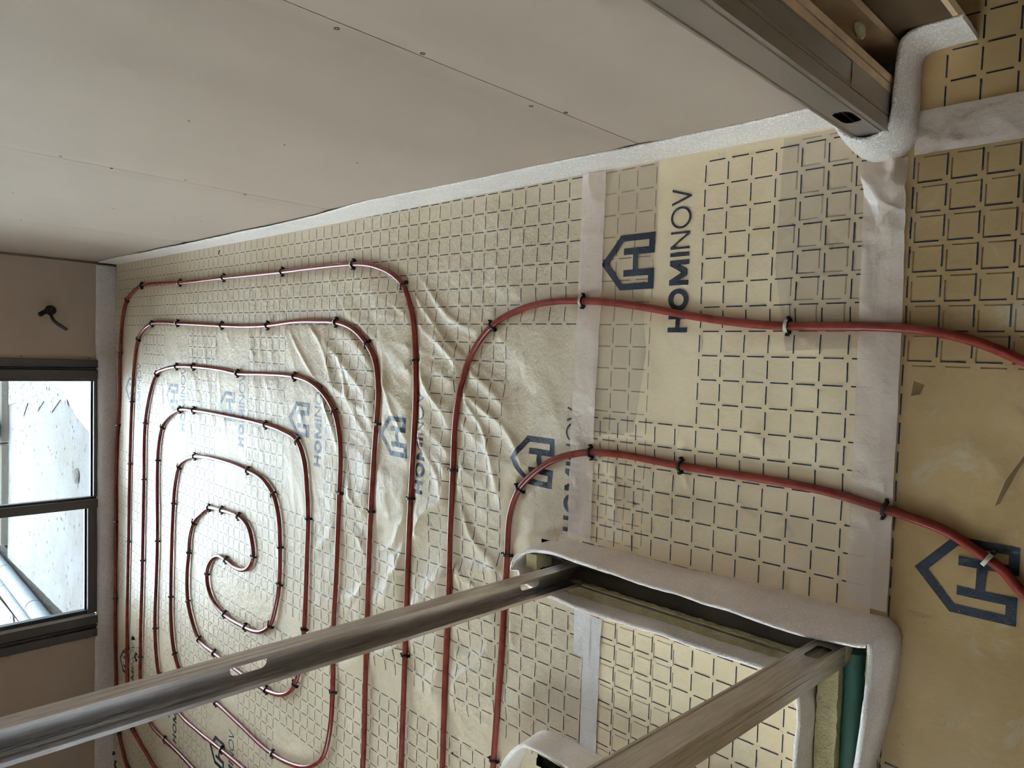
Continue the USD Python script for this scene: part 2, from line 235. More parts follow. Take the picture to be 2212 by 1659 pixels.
CLIPS = {
    'A': [(-0.141, 4.089, 1), (-0.147, 3.577, 1), (-0.147, 3.086, 0), (-0.152, 2.569, 0), (-0.154, 2.089, 1), (-0.233, 1.808, 0), (-0.459, 1.736, 0), (-0.878, 1.736, 0), (-1.361, 1.741, 0), (-0.208, 4.313, 0), (-0.500, 4.406, 0), (-0.905, 4.427, 1), (-1.460, 4.440, 1), (-1.894, 4.428, 0), (-2.389, 4.389, 0), (-2.642, 4.329, 0)],
    'B': [(-0.341, 3.928, 0), (-0.341, 3.596, 1), (-0.354, 3.094, 0), (-0.354, 2.674, 0), (-0.346, 2.184, 1), (-0.421, 1.988, 0), (-0.673, 1.927, 1), (-0.957, 1.944, 0), (-0.421, 4.121, 0), (-0.756, 4.205, 0), (-1.104, 4.222, 0), (-1.524, 4.224, 1), (-2.120, 4.219, 0), (-2.528, 4.114, 0)],
    'C': [(-0.594, 3.851, 0), (-0.548, 3.592, 0), (-0.542, 3.396, 0), (-0.552, 2.930, 1), (-0.543, 2.460, 0), (-0.647, 2.182, 0), (-0.853, 3.997, 0), (-1.155, 4.003, 0), (-1.586, 4.006, 0), (-2.097, 4.013, 0), (-0.926, 2.131, 1), (-1.398, 2.146, 0), (-1.617, 2.139, 0), (-2.402, 3.652, 1)],
    'D': [(-0.753, 3.548, 1), (-0.743, 3.383, 0), (-0.744, 2.671, 0), (-0.780, 2.424, 1), (-0.856, 3.760, 0), (-1.033, 3.813, 0), (-1.435, 3.798, 0), (-1.884, 3.805, 0), (-2.109, 3.740, 0), (-2.185, 3.005, 1), (-1.056, 2.335, 0), (-1.464, 2.341, 0), (-1.677, 2.397, 0)],
    'E': [(-0.954, 3.354, 0), (-1.024, 3.536, 0), (-0.945, 2.819, 1), (-1.007, 2.601, 1), (-1.206, 3.591, 0), (-1.669, 3.609, 0), (-1.934, 3.549, 0), (-1.203, 2.535, 0), (-1.348, 2.535, 1), (-1.519, 2.597, 0), (-1.589, 2.809, 0), (-1.592, 3.008, 0), (-2.002, 3.068, 0), (-2.010, 2.559, 1)],
    'F': [(-1.162, 3.189, 0), (-1.150, 3.055, 0), (-1.148, 2.897, 1), (-1.255, 3.348, 0), (-1.415, 3.399, 0), (-1.640, 3.397, 1), (-1.776, 3.270, 1), (-1.791, 3.100, 1), (-1.285, 2.755, 1), (-1.356, 3.002, 0), (-1.465, 3.194, 0), (-1.784, 2.618, 0)],
    'R1': [(-0.302, 1.099, 1), (-0.363, 0.592, 1), (-0.360, 1.408, 0), (-0.762, 1.547, 0)],
    'R2': [(-0.659, 1.056, 0), (-0.659, 0.819, 0), (-0.679, 0.413, 0), (-0.734, 0.250, 1), (-0.779, 1.282, 0), (-0.964, 1.320, 0), (-1.517, 1.341, 0)],
}

# ------------------------------------------------------------------ room shell
FO, FD, FN = np.array([0.0, 4.548]), np.array([-0.99932, -0.03698]), np.array([-0.03698, 0.99932])   # far wall: corner, along, outward
def far(m):
    """(distance from the right corner, outward, z) -> world"""
    v = np.array(m.vertices); m = m.copy()
    xy = FO + v[:, :1] * FD + v[:, 1:2] * FN
    m.vertices = np.column_stack([xy, v[:, 2]]); m.faces = m.faces[:, ::-1]; return m
WX, WEND, CEIL = 0.007, 0.410, 2.50        # face of the right wall, its end by the opening, ceiling height

fl = structure('floor')
obj('slab', box(-4.45, 1.8, -3.2, 4.8, -0.25, -0.028), M['rubble'], fl, False)
ce = structure('ceiling')
obj('board', box(-4.45, 1.8, -3.2, 4.8, CEIL, CEIL + 0.1), M['ceiling'], ce, False)

wr = structure('wall_right')
obj('core', box(0.1165, 0.22, WEND + 0.06, 4.85, -0.02, CEIL), M['gypsum'], wr, False)
JOINTS = [WEND + 0.003, 0.893, 2.082, 3.290, 4.62]
for a, b in zip(JOINTS[:-1], JOINTS[1:]):
    a0, b0 = a + 0.0009, b - 0.0009
    d = 0.0030
    prof = [(a0, d), (a0 + 0.030, d * 0.85), (a0 + 0.046, d * 0.25), (a0 + 0.058, 0), (b0 - 0.058, 0), (b0 - 0.046, d * 0.25), (b0 - 0.030, d * 0.85), (b0, d), (b0, 0.0125), (a0, 0.0125)]
    if a < 0.5: prof = [(a0, 0)] + prof[4:]
    v = [(WX + o, y) for y, o in prof]
    obj('panel', prism(sg.Polygon(v).buffer(0), 0.012, CEIL), M['gypsum'], wr, 20)
obj('joint_backing', box(WX + 0.0128, 0.116, WEND + 0.06, 4.6, 0.0, CEIL), M['gap'], wr, False)
obj('panel_edge', box(WX, WX + 0.0125, WEND, WEND + 0.0025, 0.02, CEIL), M['gypsum_edge'], wr, False, label='tan cut edge of the front plasterboard layer')
obj('panel_edge', box(WX + 0.0145, WX + 0.027, WEND - 0.001, WEND + 0.07, 0.02, CEIL), M['gypsum_edge'], wr, False, label='tan cut edge of the second plasterboard layer')
obj('panel_edge', box(0.0865, 0.1000, WEND, WEND + 0.07, 0.02, CEIL), M['gypsum_edge'], wr, False, label='narrow tan board edge beside the brown board')
bb = box(0.1015, 0.1150, 0.325, WEND + 0.09, 0.02, CEIL)
obj('backing_board', bb, M['kraft'], wr, False, label='dark brown paper face of the board in the door opening')
rough_end = box(0.1012, 0.1155, 0.318, 0.3255, 0.02, CEIL); obj('board_end', rough_end, M['gypsum_edge'], wr, False, label='rough cut end of the brown board')
scr = [(0.911, 0.806), (0.884, 0.675), (0.912, 0.407), (0.886, 0.342), (1.502, 0.778), (2.059, 0.869), (2.087, 0.747), (2.056, 0.571), (2.091, 0.385),
       (1.498, 0.387), (1.501, 0.572), (2.691, 0.846), (2.687, 0.564), (3.281, 0.709), (3.281, 0.355), (2.676, 0.277), (3.891, 0.625),
       (0.910, 1.15), (0.885, 1.25), (1.50, 1.15), (2.06, 1.2), (2.69, 1.15), (3.28, 1.1), (3.89, 1.0), (0.91, 1.6), (1.5, 1.6), (2.09, 1.6)]
def screw(r=0.0044):
    m = trimesh.creation.revolve(np.array([(0, -0.002), (r, -0.002), (r, 0.0), (r * 0.75, 0.0003), (r * 0.4, -0.0008), (0, -0.0009)])[::-1], sections=14)
    return m
RX = trimesh.transformations.rotation_matrix(-math.pi / 2, (0, 1, 0))
for y, z in scr:
    s = screw(0.0042 if abs(y - 1.5) > 0.05 and abs(y - 2.68) > 0.05 and y < 3 else 0.0026); s.apply_transform(RX)
    dep = 0.0026 if min(abs(y - j) for j in JOINTS) < 0.05 else 0.0
    s.apply_translation((WX + dep - 0.0002, y, z)); obj('screw', s, M['screw'], wr, 30)

wf = structure('wall_far')
PO = 0.012                                      # plaster face lies this far behind the foam strip
W0, W1, WTOP = 0.550, 2.102, 2.15                # the window opening along the wall
for nm, (s0, s1, z0, z1) in {'panel': (0.004, W0, 0.012, CEIL), 'panel_001': (W1, 3.302, 0.012, CEIL), 'panel_002': (3.305, 4.40, 0.012, CEIL), 'panel_003': (W0 + 0.002, W1 - 0.002, WTOP, CEIL)}.items():
    m = far(rbox(s0, s1, PO, PO + 0.0125, z0, z1, 0.0012)); obj('panel', m, M['gypsum'], wf, False)
for s0, s1, z0, z1 in [(-0.2, W0, -0.1, CEIL), (W1, 4.6, -0.1, CEIL), (W0, W1, WTOP, CEIL), (W0, W1, -0.1, 0.055)]:
    obj('masonry', far(box(s0, s1, PO + 0.0127, 0.20, z0, z1)), M['gap'] if z1 > 1 and s1 < 0 else M['gypsum'], wf, False)
for s, z in [(0.535, 0.455), (0.538, 0.131), (0.527, 0.141), (2.112, 0.51), (2.112, 0.325), (2.113, 0.135), (2.119, 0.375), (0.535, 0.76), (2.112, 0.75)]:
    sc = screw(0.0042 if s not in (0.527, 2.119) else 0.002); sc.apply_transform(trimesh.transformations.rotation_matrix(math.pi / 2, (1, 0, 0)))
    sc.apply_translation((s, PO - 0.0002, z)); obj('screw', far(sc), M['screw'], wf, 30)

for nm, b in {'wall_left': [(-4.45, -4.25, -3.2, 0.2, 0, CEIL), (-4.45, -4.25, 1.8, 4.8, 0, CEIL), (-4.45, -4.25, 0.2, 1.8, 2.1, CEIL), (-4.45, -4.25, 0.2, 1.8, -0.1, 1.2)],
              'wall_near': [(-4.45, 1.8, -3.4, -3.2, 0, CEIL)], 'wall_hall': [(1.6, 1.8, -3.2, 4.8, 0, CEIL), (0.22, 1.6, 1.6, 1.7, 0, CEIL)]}.items():
    w = structure(nm)
    for q in b: obj('panel', box(*q), M['gypsum' if nm == 'wall_left' else 'block'], w, False)

# ------------------------------------------------------------------ windows
wn = structure('window_1')
def fr(name, mat, s0, s1, o0, o1, z0, z1, r=0.0015, **kw): return obj(name, far(rbox(s0, s1, o0, o1, z0, z1, r)), M[mat], wn, False, **kw)
fr('frame_jamb', 'frame', W0 - 0.004, 0.588, -0.006, 0.075, 0.092, WTOP)
fr('frame_groove', 'frame_dark', 0.587, 0.606, 0.018, 0.070, 0.085, WTOP - 0.03)
fr('frame_rib', 'frame', 0.593, 0.597, 0.006, 0.030, 0.085, WTOP - 0.03)
fr('sash_stile', 'frame', 0.604, 0.652, 0.000, 0.062, 0.080, WTOP - 0.03)
fr('glazing_bead', 'frame', 0.651, 0.6665, 0.014, 0.056, 0.085, WTOP - 0.05)
fr('mullion', 'frame', 1.330, 1.379, -0.002, 0.062, 0.080, WTOP - 0.03)
fr('mullion_gasket', 'frame_dark', 1.317, 1.3302, 0.012, 0.058, 0.080, WTOP - 0.05)
fr('mullion_edge', 'frame_light', 1.3285, 1.3315, -0.003, 0.004, 0.090, WTOP - 0.05)
fr('bottom_rail', 'frame', 0.652, 1.318, 0.004, 0.060, 0.070, 0.1085, label='low dark bottom rail of the right pane')
fr('bottom_gasket', 'frame_dark', 0.660, 1.318, 0.034, 0.056, 0.105, 0.1165)
fr('bottom_rail', 'frame', 1.379, 1.972, 0.004, 0.060, 0.070, 0.137, label='taller dark bottom rail of the left pane')
fr('bottom_gasket', 'frame_dark', 1.379, 1.962, 0.034, 0.056, 0.134, 0.146)
fr('mullion_gasket', 'frame_dark', 1.954, 1.974, 0.014, 0.058, 0.100, WTOP - 0.05)
fr('mullion_edge', 'frame_light', 1.9745, 1.989, -0.004, 0.030, 0.100, WTOP - 0.05, label='light grey edge strip of the left stile')
fr('sash_stile', 'frame', 1.989, 2.036, -0.001, 0.062, 0.080, WTOP - 0.03)
fr('frame_groove', 'frame_dark', 2.035, 2.062, 0.014, 0.070, 0.085, WTOP - 0.03)
fr('frame_rib', 'frame', 2.043, 2.052, 0.002, 0.030, 0.085, WTOP - 0.03)
fr('frame_jamb', 'frame', 2.061, W1 + 0.004, -0.006, 0.075, 0.092, WTOP)
fr('head_rail', 'frame', W0, W1, -0.004, 0.075, WTOP - 0.07, WTOP + 0.01)
fr('threshold', 'frame', W0, W1, 0.012, 0.19, 0.040, 0.072)
obj('pane', far(box(0.660, 1.320, 0.044, 0.048, 0.100, WTOP - 0.06)), M['glass_dimming'], wn, False)
obj('pane', far(box(1.375, 1.960, 0.044, 0.048, 0.120, WTOP - 0.06)), M['glass_dimming'], wn, False)
w2 = structure('added_window_2')  # unseen side window, added as fill light from the left
for y0, y1, z0, z1 in [(0.2, 0.26, 1.2, 2.1), (1.74, 1.8, 1.2, 2.1), (0.2, 1.8, 1.2, 1.26), (0.2, 1.8, 2.04, 2.1), (0.97, 1.03, 1.2, 2.1)]:
    obj('frame_bar', rbox(-4.38, -4.32, y0, y1, z0, z1, 0.002), M['frame'], w2, False)
for y0, y1 in ((0.25, 0.98), (1.02, 1.75)): obj('pane', box(-4.352, -4.348, y0, y1, 1.25, 2.05), M['glass'], w2, False)

# ------------------------------------------------------------------ outdoors, seen through the window
def tagged(o, label, cat, group=None, kind=None): return data(o, label=label, category=cat, group=group, kind=kind)
GZ = -0.05
gx = np.linspace(-2.40, 1.2, 60); gy = np.linspace(4.72, 7.50, 60); X_, Y_ = np.meshgrid(gx, gy, indexing='ij')
def ground(name, x0, x1, y0, y1, z, amp, mat, n=70, sc=9, seed=3):
    X_, Y_ = np.meshgrid(np.linspace(x0, x1, n), np.linspace(y0, y1, n), indexing='ij')
    Z_ = z + amp * (fbm2(X_, Y_, sc, 4, seed) - 0.5)
    return data(obj(name, trimesh.Trimesh(np.stack([X_, Y_, Z_], -1).reshape(-1, 3), grid_faces(n, n), process=False), mat, None, True), kind='structure')
ground('terrace', -2.36, 1.6, 4.74, 7.50, GZ, 0.006, M['concrete'], 60)
ground('yard_ground', -12, 8, 7.5, 22, GZ - 0.03, 0.03, M['gravel'], 60)
ground('gravel_strip', -2.86, -2.30, 4.70, 8.3, GZ - 0.012, 0.030, M['gravel'], 110, 26)
ground('paving', -6.0, -2.80, 4.60, 8.3, GZ + 0.004, 0.004, M['slab'], 30)
bs = structure('added_shade_slab'); obj('slab', rbox(-4.6, 1.8, 4.80, 5.9, 2.34, 2.56, 0.01), M['ceiling'], bs, False)  # unseen overhang, added to cut the high sky light
ky = [(-2.25, -1.36), (-1.35, -0.55), (-0.54, 0.4), (0.41, 1.6)]
for i, (a, b) in enumerate(ky):
    k = rbox(a, b, 7.50, 7.80, -0.14, 0.012 + 0.004 * i, 0.012)
    tagged(obj('kerb_stone', k, M['slab'], None, 25), 'pale concrete kerb block edging the terrace outside, %s from the pipes' % ['nearest', 'second', 'third', 'farthest'][i], 'kerb', 'kerb blocks along the terrace')
def lump(c, r, seed, sq=(1, 1, 0.6), sub=3, amp=0.5):
    m = trimesh.creation.icosphere(subdivisions=sub); v = np.array(m.vertices)
    v = v * (1 + amp * (meshkit.fbm(v * 1.7 + seed * 3.1, 3, seed) - 0.5))[:, None] * np.array(sq) * r
    m.vertices = v + np.array(c); return m
tagged(obj('rock', lump((-1.24, 7.62, 0.082), 0.16, 4, (0.9, 1.2, 0.55)), M['stone'], None, 40), 'rough pale rock lying on the kerb outside the window', 'rock')
for i, (p, r, l) in enumerate([((-0.86, 5.28, GZ + 0.006), 0.07, 'reddish brown chip lying under the plastic film outside'), ((-1.35, 5.45, GZ + 0.005), 0.05, 'flat beige stone chip lying on the terrace near the glass')]):
    tagged(obj('stone_chip', lump(p, r, 11 + i, (1, 1.3, 0.25)), M['brown_chip' if i == 0 else 'stone'], None, 40), l, 'stone')
M['gravel_mix'] = usdkit.material(stage, '/World/Looks/gravel_mix', {'g': ('geometry', {}), 'v': ('voronoi_texture', {'scale': 42.0}), 'h': ('hsv', {'saturation': 0.22, 'value': 0.16}), 'b': ('bump', {'strength': 0.8, 'distance': 0.012}), 'p': ('principled_bsdf', {'roughness': 0.9, 'specular_ior_level': 0.1})},
    [('g.position', 'v.vector'), ('v.color', 'h.color'), ('h.color', 'p.base_color'), ('v.distance', 'b.height'), ('b.normal', 'p.normal')], 'p.BSDF')
lf = sg.Polygon([(0, 0), (0.06, 0.05), (0.13, 0.03), (0.19, 0.0), (0.12, -0.05), (0.08, -0.02), (0.03, -0.06)])
lm = prism(lf, 0, 0.004); lm.apply_transform(trimesh.transformations.rotation_matrix(1.9, (0, 0, 1))); lm.apply_translation((-2.83, 7.18, GZ + 0.012))
tagged(obj('leaf', lm, M['leaf'], None, False), 'small dark dry leaf lying left of the pipes outside', 'leaf')
def pvc(x0, x1, r, label, z):
    t = thing('drain_pipe', label, 'pipe', 'pipes lying outside the window')
    ys = np.linspace(4.95, 8.4, 30); xs = x0 + (x1 - x0) * (ys - 4.95) / 3.45
    p = np.column_stack([xs, ys, np.full(30, z)]); obj('barrel', tube(p, r, 28), M['pvc'], t, 40)
    for yc in (6.35, 7.35, 5.35):
        k = np.interp(yc, ys, xs); obj('collar', tube([(k, yc, z), (k + 0.0005, yc + 0.012, z)], r * 1.05, 28), M['frame_dark'] if False else M['pvc'], t, 30)
pvc(-2.535, -2.395, 0.055, 'grey plastic drain pipe on gravel beside the concrete terrace', GZ + 0.047)
pvc(-2.700, -2.555, 0.050, 'grey plastic drain pipe farther left, beside the cream paving', GZ + 0.042)
# torn plastic film lying on the terrace by the window
def ragged(poly, z, amp, mat, name, label, n=60, cat='plastic sheet'):
    P = sg.Polygon(poly); tri = trimesh.creation.triangulate_polygon(P, engine='earcut')
    m = trimesh.Trimesh(np.column_stack([tri[0], np.zeros(len(tri[0]))]), tri[1]).subdivide_to_size(0.03)
    v = np.array(m.vertices); v[:, 2] = z + amp * fbm2(v[:, 0], v[:, 1], 6, 4, 5); m.vertices = v
    return tagged(obj(name, m, mat, None, True), label, cat)
ragged([(-0.60, 6.15), (-0.76, 6.10), (-0.80, 5.70), (-0.93, 5.45), (-1.02, 5.12), (-1.06, 4.9), (-1.25, 4.80), (-1.9, 4.78), (-1.9, 4.745), (-0.4, 4.745), (-0.4, 6.2)], GZ + 0.004, 0.03, M['plastic_sheet'], 'plastic_film', 'crumpled translucent plastic film on the terrace against the window')

ragged([(-0.70, 7.49), (-1.02, 7.49), (-0.98, 7.2), (-1.08, 6.95), (-0.95, 6.8), (-1.0, 6.5), (-0.90, 6.3), (-0.98, 6.1), (-0.86, 5.85), (-0.90, 5.65), (-0.80, 5.72), (-0.74, 6.12), (-0.55, 6.2), (-0.2, 6.6), (-0.2, 7.49)], GZ + 0.0062, 0.003, M['gravel_mix'], 'gravel_patch', 'patch of mixed coloured gravel on the terrace beside the plastic film', cat='gravel').SetCustomDataByKey('kind', 'stuff')

# ------------------------------------------------------------------ the heating pipe's route (needed by the film too)
def chain():
    P = {k: [tuple(q) for q in v] for k, v in PIPE.items()}
    r = [(-0.95, -0.75), (-0.93, -0.4), (-0.87, -0.05)] + P['R2'] + [(-2.3, 1.355), (-2.62, 1.40), (-2.76, 1.56), (-2.80, 2.2), (-2.80, 3.6)]
    r += P['AR'][::-1] + [(-2.0, 1.745), (-2.22, 1.80), (-2.36, 1.98), (-2.395, 2.4)] + P['CR'][::-1] + P['ER'][::-1][1:] + P['F'][1:] + P['DR'][1:]
    r += [(-2.175, 2.35), (-2.14, 2.12), (-2.02, 1.98)] + P['BR'] + [(-2.60, 2.4), (-2.58, 1.85), (-2.46, 1.63), (-2.2, 1.555)] + P['R1'][::-1] + [(-0.47, -0.02), (-0.56, -0.35), (-0.6, -0.75)]
    return r
ROUTE = spline(chain(), 0.011)
_tree = cKDTree(ROUTE)
_clips = np.array([c[:2] for v in CLIPS.values() for c in v]); _ctree = cKDTree(_clips)

# ------------------------------------------------------------------ the film's relief
CREASES = [((-0.25, 1.80), (-0.515, 1.381), 9), ((-0.24, 1.72), (-0.40, 1.43), 8), ((-0.36, 2.50), (-0.79, 2.13), 9), ((-0.33, 2.40), (-0.56, 2.17), 7), ((-0.42, 1.72), (-0.66, 1.585), 9),
           ((-0.55, 1.50), (-0.82, 1.34), 9), ((-0.56, 1.45), (-0.72, 1.26), 8), ((-0.78, 1.70), (-1.01, 1.80), 9), ((-1.09, 1.90), (-0.98, 1.78), 8), ((-1.19, 1.86), (-1.09, 1.75), 9), ((-1.25, 1.71), (-1.15, 1.57), 9),
           ((-1.31, 1.50), (-1.21, 1.37), 9), ((-1.46, 2.35), (-1.40, 1.94), 8), ((-1.39, 1.53), (-1.28, 1.37), 8), ((-0.35, 1.66), (-0.62, 1.46), 7), ((-0.45, 2.18), (-0.75, 1.97), 8), ((-0.44, 1.92), (-0.74, 1.76), 8),
           ((-0.62, 1.72), (-0.86, 1.60), 8), ((-0.30, 2.62), (-0.52, 2.44), 5), ((-0.86, 1.52), (-1.02, 1.36), 8), ((-1.02, 1.53), (-1.14, 1.37), 8), ((-0.86, 2.10), (-1.0, 1.97), 7), ((-1.0, 2.11), (-1.12, 1.97), 8), ((-1.30, 2.12), (-1.2, 1.97), 8), ((-0.95, 1.31), (-0.84, 1.16), 8), ((-1.05, 1.30), (-0.92, 1.22), 7), ((-1.20, 1.31), (-1.03, 1.25), 9), ((-0.98, 1.73), (-0.86, 1.57), 7),
           ((-0.70, 1.02), (-0.82, 0.93), 6), ((-0.62, 1.05), (-0.74, 0.86), 5), ((-0.13, 0.99), (-0.32, 0.93), 5), ((-0.30, 0.93), (-0.52, 0.98), 4), ((-0.15, 2.6), (-0.42, 2.62), 5), ((-0.38, 2.83), (-0.60, 2.78), 5), ((-0.22, 0.60), (-0.46, 0.52), 5), ((-0.48, 0.66), (-0.62, 0.62), 5), ((-0.55, 0.33), (-0.63, 0.22), 6), ((-0.50, 0.27), (-0.57, 0.14), 5), ((-0.42, 0.20), (-0.5, 0.1), 6)]
def H(x, y):
    x = np.asarray(x, float); y = np.asarray(y, float)
    h = 0.0030 * (fbm2(x, y, 3.1, 3, 2)) + 0.0022 * fbm2(x, y, 13, 3, 5)
    # gathered folds between the pipe runs on the near side of the spiral
    z1 = np.exp(-((y - 1.72) / 0.52) ** 4) * np.exp(-((x + 0.95) / 0.75) ** 4)
    lower = 1 / (1 + np.exp((x + 0.80) * 14))
    h = h + 0.0145 * z1 * (lower * ridge(x, y, 0.62 * math.pi, 5.5, 2.2, 21) + (1 - lower) * ridge(x, y, 0.34 * math.pi, 6.0, 1.5, 22))
    z2 = np.exp(-((y - 2.9) / 1.2) ** 4) * np.exp(-((x + 0.6) / 0.5) ** 4)
    h = h + 0.0032 * z2 * ridge(x, y, 0.10 * math.pi, 9.0, 2.5, 31)
    h = h + 0.0016 * ridge(x, y, 0.8 * math.pi, 5.0, 2.5, 41) * (y < 1.6)
    h = h + 0.0030 * z1 * ridge(x, y, 0.42 * math.pi, 17, 5, 23)
    for (x0, y0), (x1, y1), a in CREASES:
        L = math.hypot(x1 - x0, y1 - y0); ux, uy = (x1 - x0) / L, (y1 - y0) / L
        s = ((x - x0) * ux + (y - y0) * uy) / L; d = -(x - x0) * uy + (y - y0) * ux + 0.018 * np.sin(s * 5 + x0 * 30)
        m = (abs(d) < 0.09) & (s > -0.4) & (s < 1.4)
        if not m.any(): continue
        w = (0.0075 + 0.006 * np.clip(s, 0, 1)) * (1.0 if a > 6 else 1.9)
        h = h + np.where(m, (0.90 if a > 6 else 0.45) * a * 1e-3 * (1 / (1 + np.abs(d / w) ** 2.2)) * np.exp(-((s - 0.5) / 0.5) ** 4) * np.clip((0.09 - abs(d)) / 0.03, 0, 1), 0)
    dist, _ = _tree.query(np.stack([x, y], -1)); dc, ic = _ctree.query(np.stack([x, y], -1))
    c = _clips[ic]; ang = np.arctan2(y - c[..., 1], x - c[..., 0])
    star = np.clip(np.cos(ang * 5 + c[..., 0] * 37), 0, 1) ** 3
    h = h + 0.0040 * star * np.exp(-(dc / 0.045) ** 2) * np.clip((dc - 0.012) / 0.02, 0, 1)
    h = h * (1 - 0.92 * np.exp(-(dist / 0.021) ** 2)) * (1 - 0.85 * np.exp(-(dc / 0.020) ** 2))
    return h
_cache = {}
SLOTS = [lambda x, y: (x > -1.003) & (x < -0.893) & (y < 1.205) & (y > 0.41), lambda x, y: (x < -0.893) & (y > 0.397) & (y < 0.510),
         lambda x, y: (x > -1.47) & (x < -1.385) & (y < 1.19) & (y > 0.5), lambda x, y: (x > 0.012) & (y > 0.40)]
def cut(x, y):
    k = np.zeros(np.shape(x), bool)
    for s in SLOTS: k |= s(x, y)
    return k
def film_sheet(x0, x1, y0, y1, res, off, curl=()):
    nx, ny = int((x1 - x0) / res) + 1, int((y1 - y0) / res) + 1
    X, Y = np.meshgrid(np.linspace(x0, x1, nx), np.linspace(y0, y1, ny), indexing='ij')
    Z = H(X.ravel(), Y.ravel()).reshape(X.shape) + off
    v = np.stack([X, Y, Z], -1).reshape(-1, 3); f = grid_faces(nx, ny)
    c = v[f].mean(1); f = f[~cut(c[:, 0], c[:, 1])]
    m = trimesh.Trimesh(v, f, process=False); m.remove_unreferenced_vertices(); return m
def even(m, size):
    for _ in range(9):
        if m.edges_unique_length.max() <= size * 1.6: break
        m = m.subdivide()
    return m
def draped(tri_v, tri_f, off, size=0.012, sub=True):
    m = trimesh.Trimesh(np.column_stack([tri_v, np.zeros(len(tri_v))]), tri_f, process=False)
    if sub: m = even(m, size)
    v = np.array(m.vertices); v[:, 2] = H(v[:, 0], v[:, 1]) + off
    f = np.array(m.faces); c = v[f].mean(1); f = f[~cut(c[:, 0], c[:, 1])]
    n = np.cross(v[f[:, 1]] - v[f[:, 0]], v[f[:, 2]] - v[f[:, 0]])[:, 2]; f[n < 0] = f[n < 0][:, ::-1]
    m = trimesh.Trimesh(v, f, process=False); m.remove_unreferenced_vertices(); return m
def dashes(xlines, ylines, keep, off, warp=None, length=0.0355, width=0.0024, seg=5, jit=0.0):
    """dashes between crossings of the printed grid, each a draped ribbon; xlines/ylines in print units of 5 cm"""
    A, B = [], []
    for x in xlines:                               # along y
        for y in ylines[:-1]: A.append((x, y + 0.025)); B.append((0, 1))
    for y in ylines:
        for x in xlines[:-1]: A.append((x + 0.025, y)); B.append((1, 0))
    A, B = np.array(A), np.array(B, float)
    k = keep(A[:, 0], A[:, 1], B[:, 0] > 0.5); A, B = A[k], B[k]
    t = np.linspace(-0.5, 0.5, seg + 1) * length; n = np.stack([-B[:, 1], B[:, 0]], 1)
    p = A[:, None, None] + B[:, None, None] * t[None, :, None, None] + n[:, None, None] * (np.array([-0.5, 0.5]) * width)[None, None, :, None]
    q = p.reshape(-1, 2)
    q = warp(q) if warp else q
    v = np.column_stack([q, H(q[:, 0], q[:, 1]) + off])
    base = np.arange(len(A))[:, None] * (2 * (seg + 1)) + np.arange(seg)[None] * 2
    f = np.concatenate([np.stack([base, base + 1, base + 3], -1).reshape(-1, 3), np.stack([base, base + 3, base + 2], -1).reshape(-1, 3)])
    c = v[f].mean(1); f = f[~cut(c[:, 0], c[:, 1])]
    nn = np.cross(v[f[:, 1]] - v[f[:, 0]], v[f[:, 2]] - v[f[:, 0]])[:, 2]; f[nn < 0] = f[nn < 0][:, ::-1]
    m = trimesh.Trimesh(v, f, process=False); m.remove_unreferenced_vertices(); return m

# lettering and emblem of the film, as flat shapes
def _r(x0, y0, x1, y1): return sg.box(x0, y0, x1, y1)
def _bar(a, b, w): return sg.LineString([a, b]).buffer(w / 2, cap_style='flat')
def _O(w, s): return affinity.scale(sg.Point(0, 0).buffer(0.5, 24), w, 1.06).difference(affinity.scale(sg.Point(0, 0).buffer(0.5, 24), w - 2 * s, 1.06 - 2 * s))
def wordmark():
    b, l, x, out = 0.25, 0.115, 0.0, []
    def put(g, w, gap):
        nonlocal x
        out.append(affinity.translate(g, x, 0)); x += w + gap
    put(so.unary_union([_r(0, 0, b, 1), _r(0.93 - b, 0, 0.93, 1), _r(0, 0.39, 0.93, 0.61)]), 0.93, 0.20)
    put(affinity.translate(_O(1.12, b), 0.56, 0.5), 1.12, 0.18)
    put(so.unary_union([_r(0, 0, b, 1), _r(1.30 - b, 0, 1.30, 1), sg.Polygon([(0, 1), (0.27, 1), (0.65, 0.36), (0.65, 0.0), (0.55, 0.0), (0.15, 0.72)]), sg.Polygon([(1.30, 1), (1.03, 1), (0.65, 0.36), (0.65, 0.0), (0.75, 0.0), (1.15, 0.72)])]).difference(sg.Polygon([(b, 0), (1.3 - b, 0), (1.3 - b, 0.08), (b, 0.08)])), 1.30, 0.18)
    put(_r(0, 0, b * 0.8, 1), 0.20, 0.18)
    put(so.unary_union([_r(0, 0, l, 1), _r(0.90 - l, 0, 0.90, 1), sg.Polygon([(0, 1), (0.13, 1), (0.90, 0), (0.77, 0)])]), 0.90, 0.15)
    put(affinity.translate(_O(1.14, l), 0.57, 0.5), 1.14, 0.06)
    put(so.unary_union([sg.Polygon([(0, 1), (0.125, 1), (0.49, 0), (0.38, 0)]), sg.Polygon([(0.86, 1), (0.735, 1), (0.37, 0), (0.48, 0)])]), 0.86, 0.0)
    return out, x
def emblem():
    s = 0.118                                           # unit width, 1.19 high, door-like opening at the foot
    hh, sh, k = 1.19, 0.74, 0.118
    outer = sg.Polygon([(0, 0), (0, sh), (0.5, hh), (1, sh), (1, 0)])
    inner = sg.Polygon([(s, -0.1), (s, sh - 0.05), (0.5, hh - 0.165), (1 - s, sh - 0.05), (1 - s, -0.1)])
    h = so.unary_union([_r(0.245, 0, 0.365, 0.67), _r(0.635, 0, 0.755, 0.67), _r(0.245, 0.35, 0.755, 0.46), _r(0, 0, 0.365, 0.12), _r(0.635, 0, 1, 0.12)])
    return so.unary_union([outer.difference(inner), h])
WORD, WLEN = wordmark(); EMBLEM = emblem()
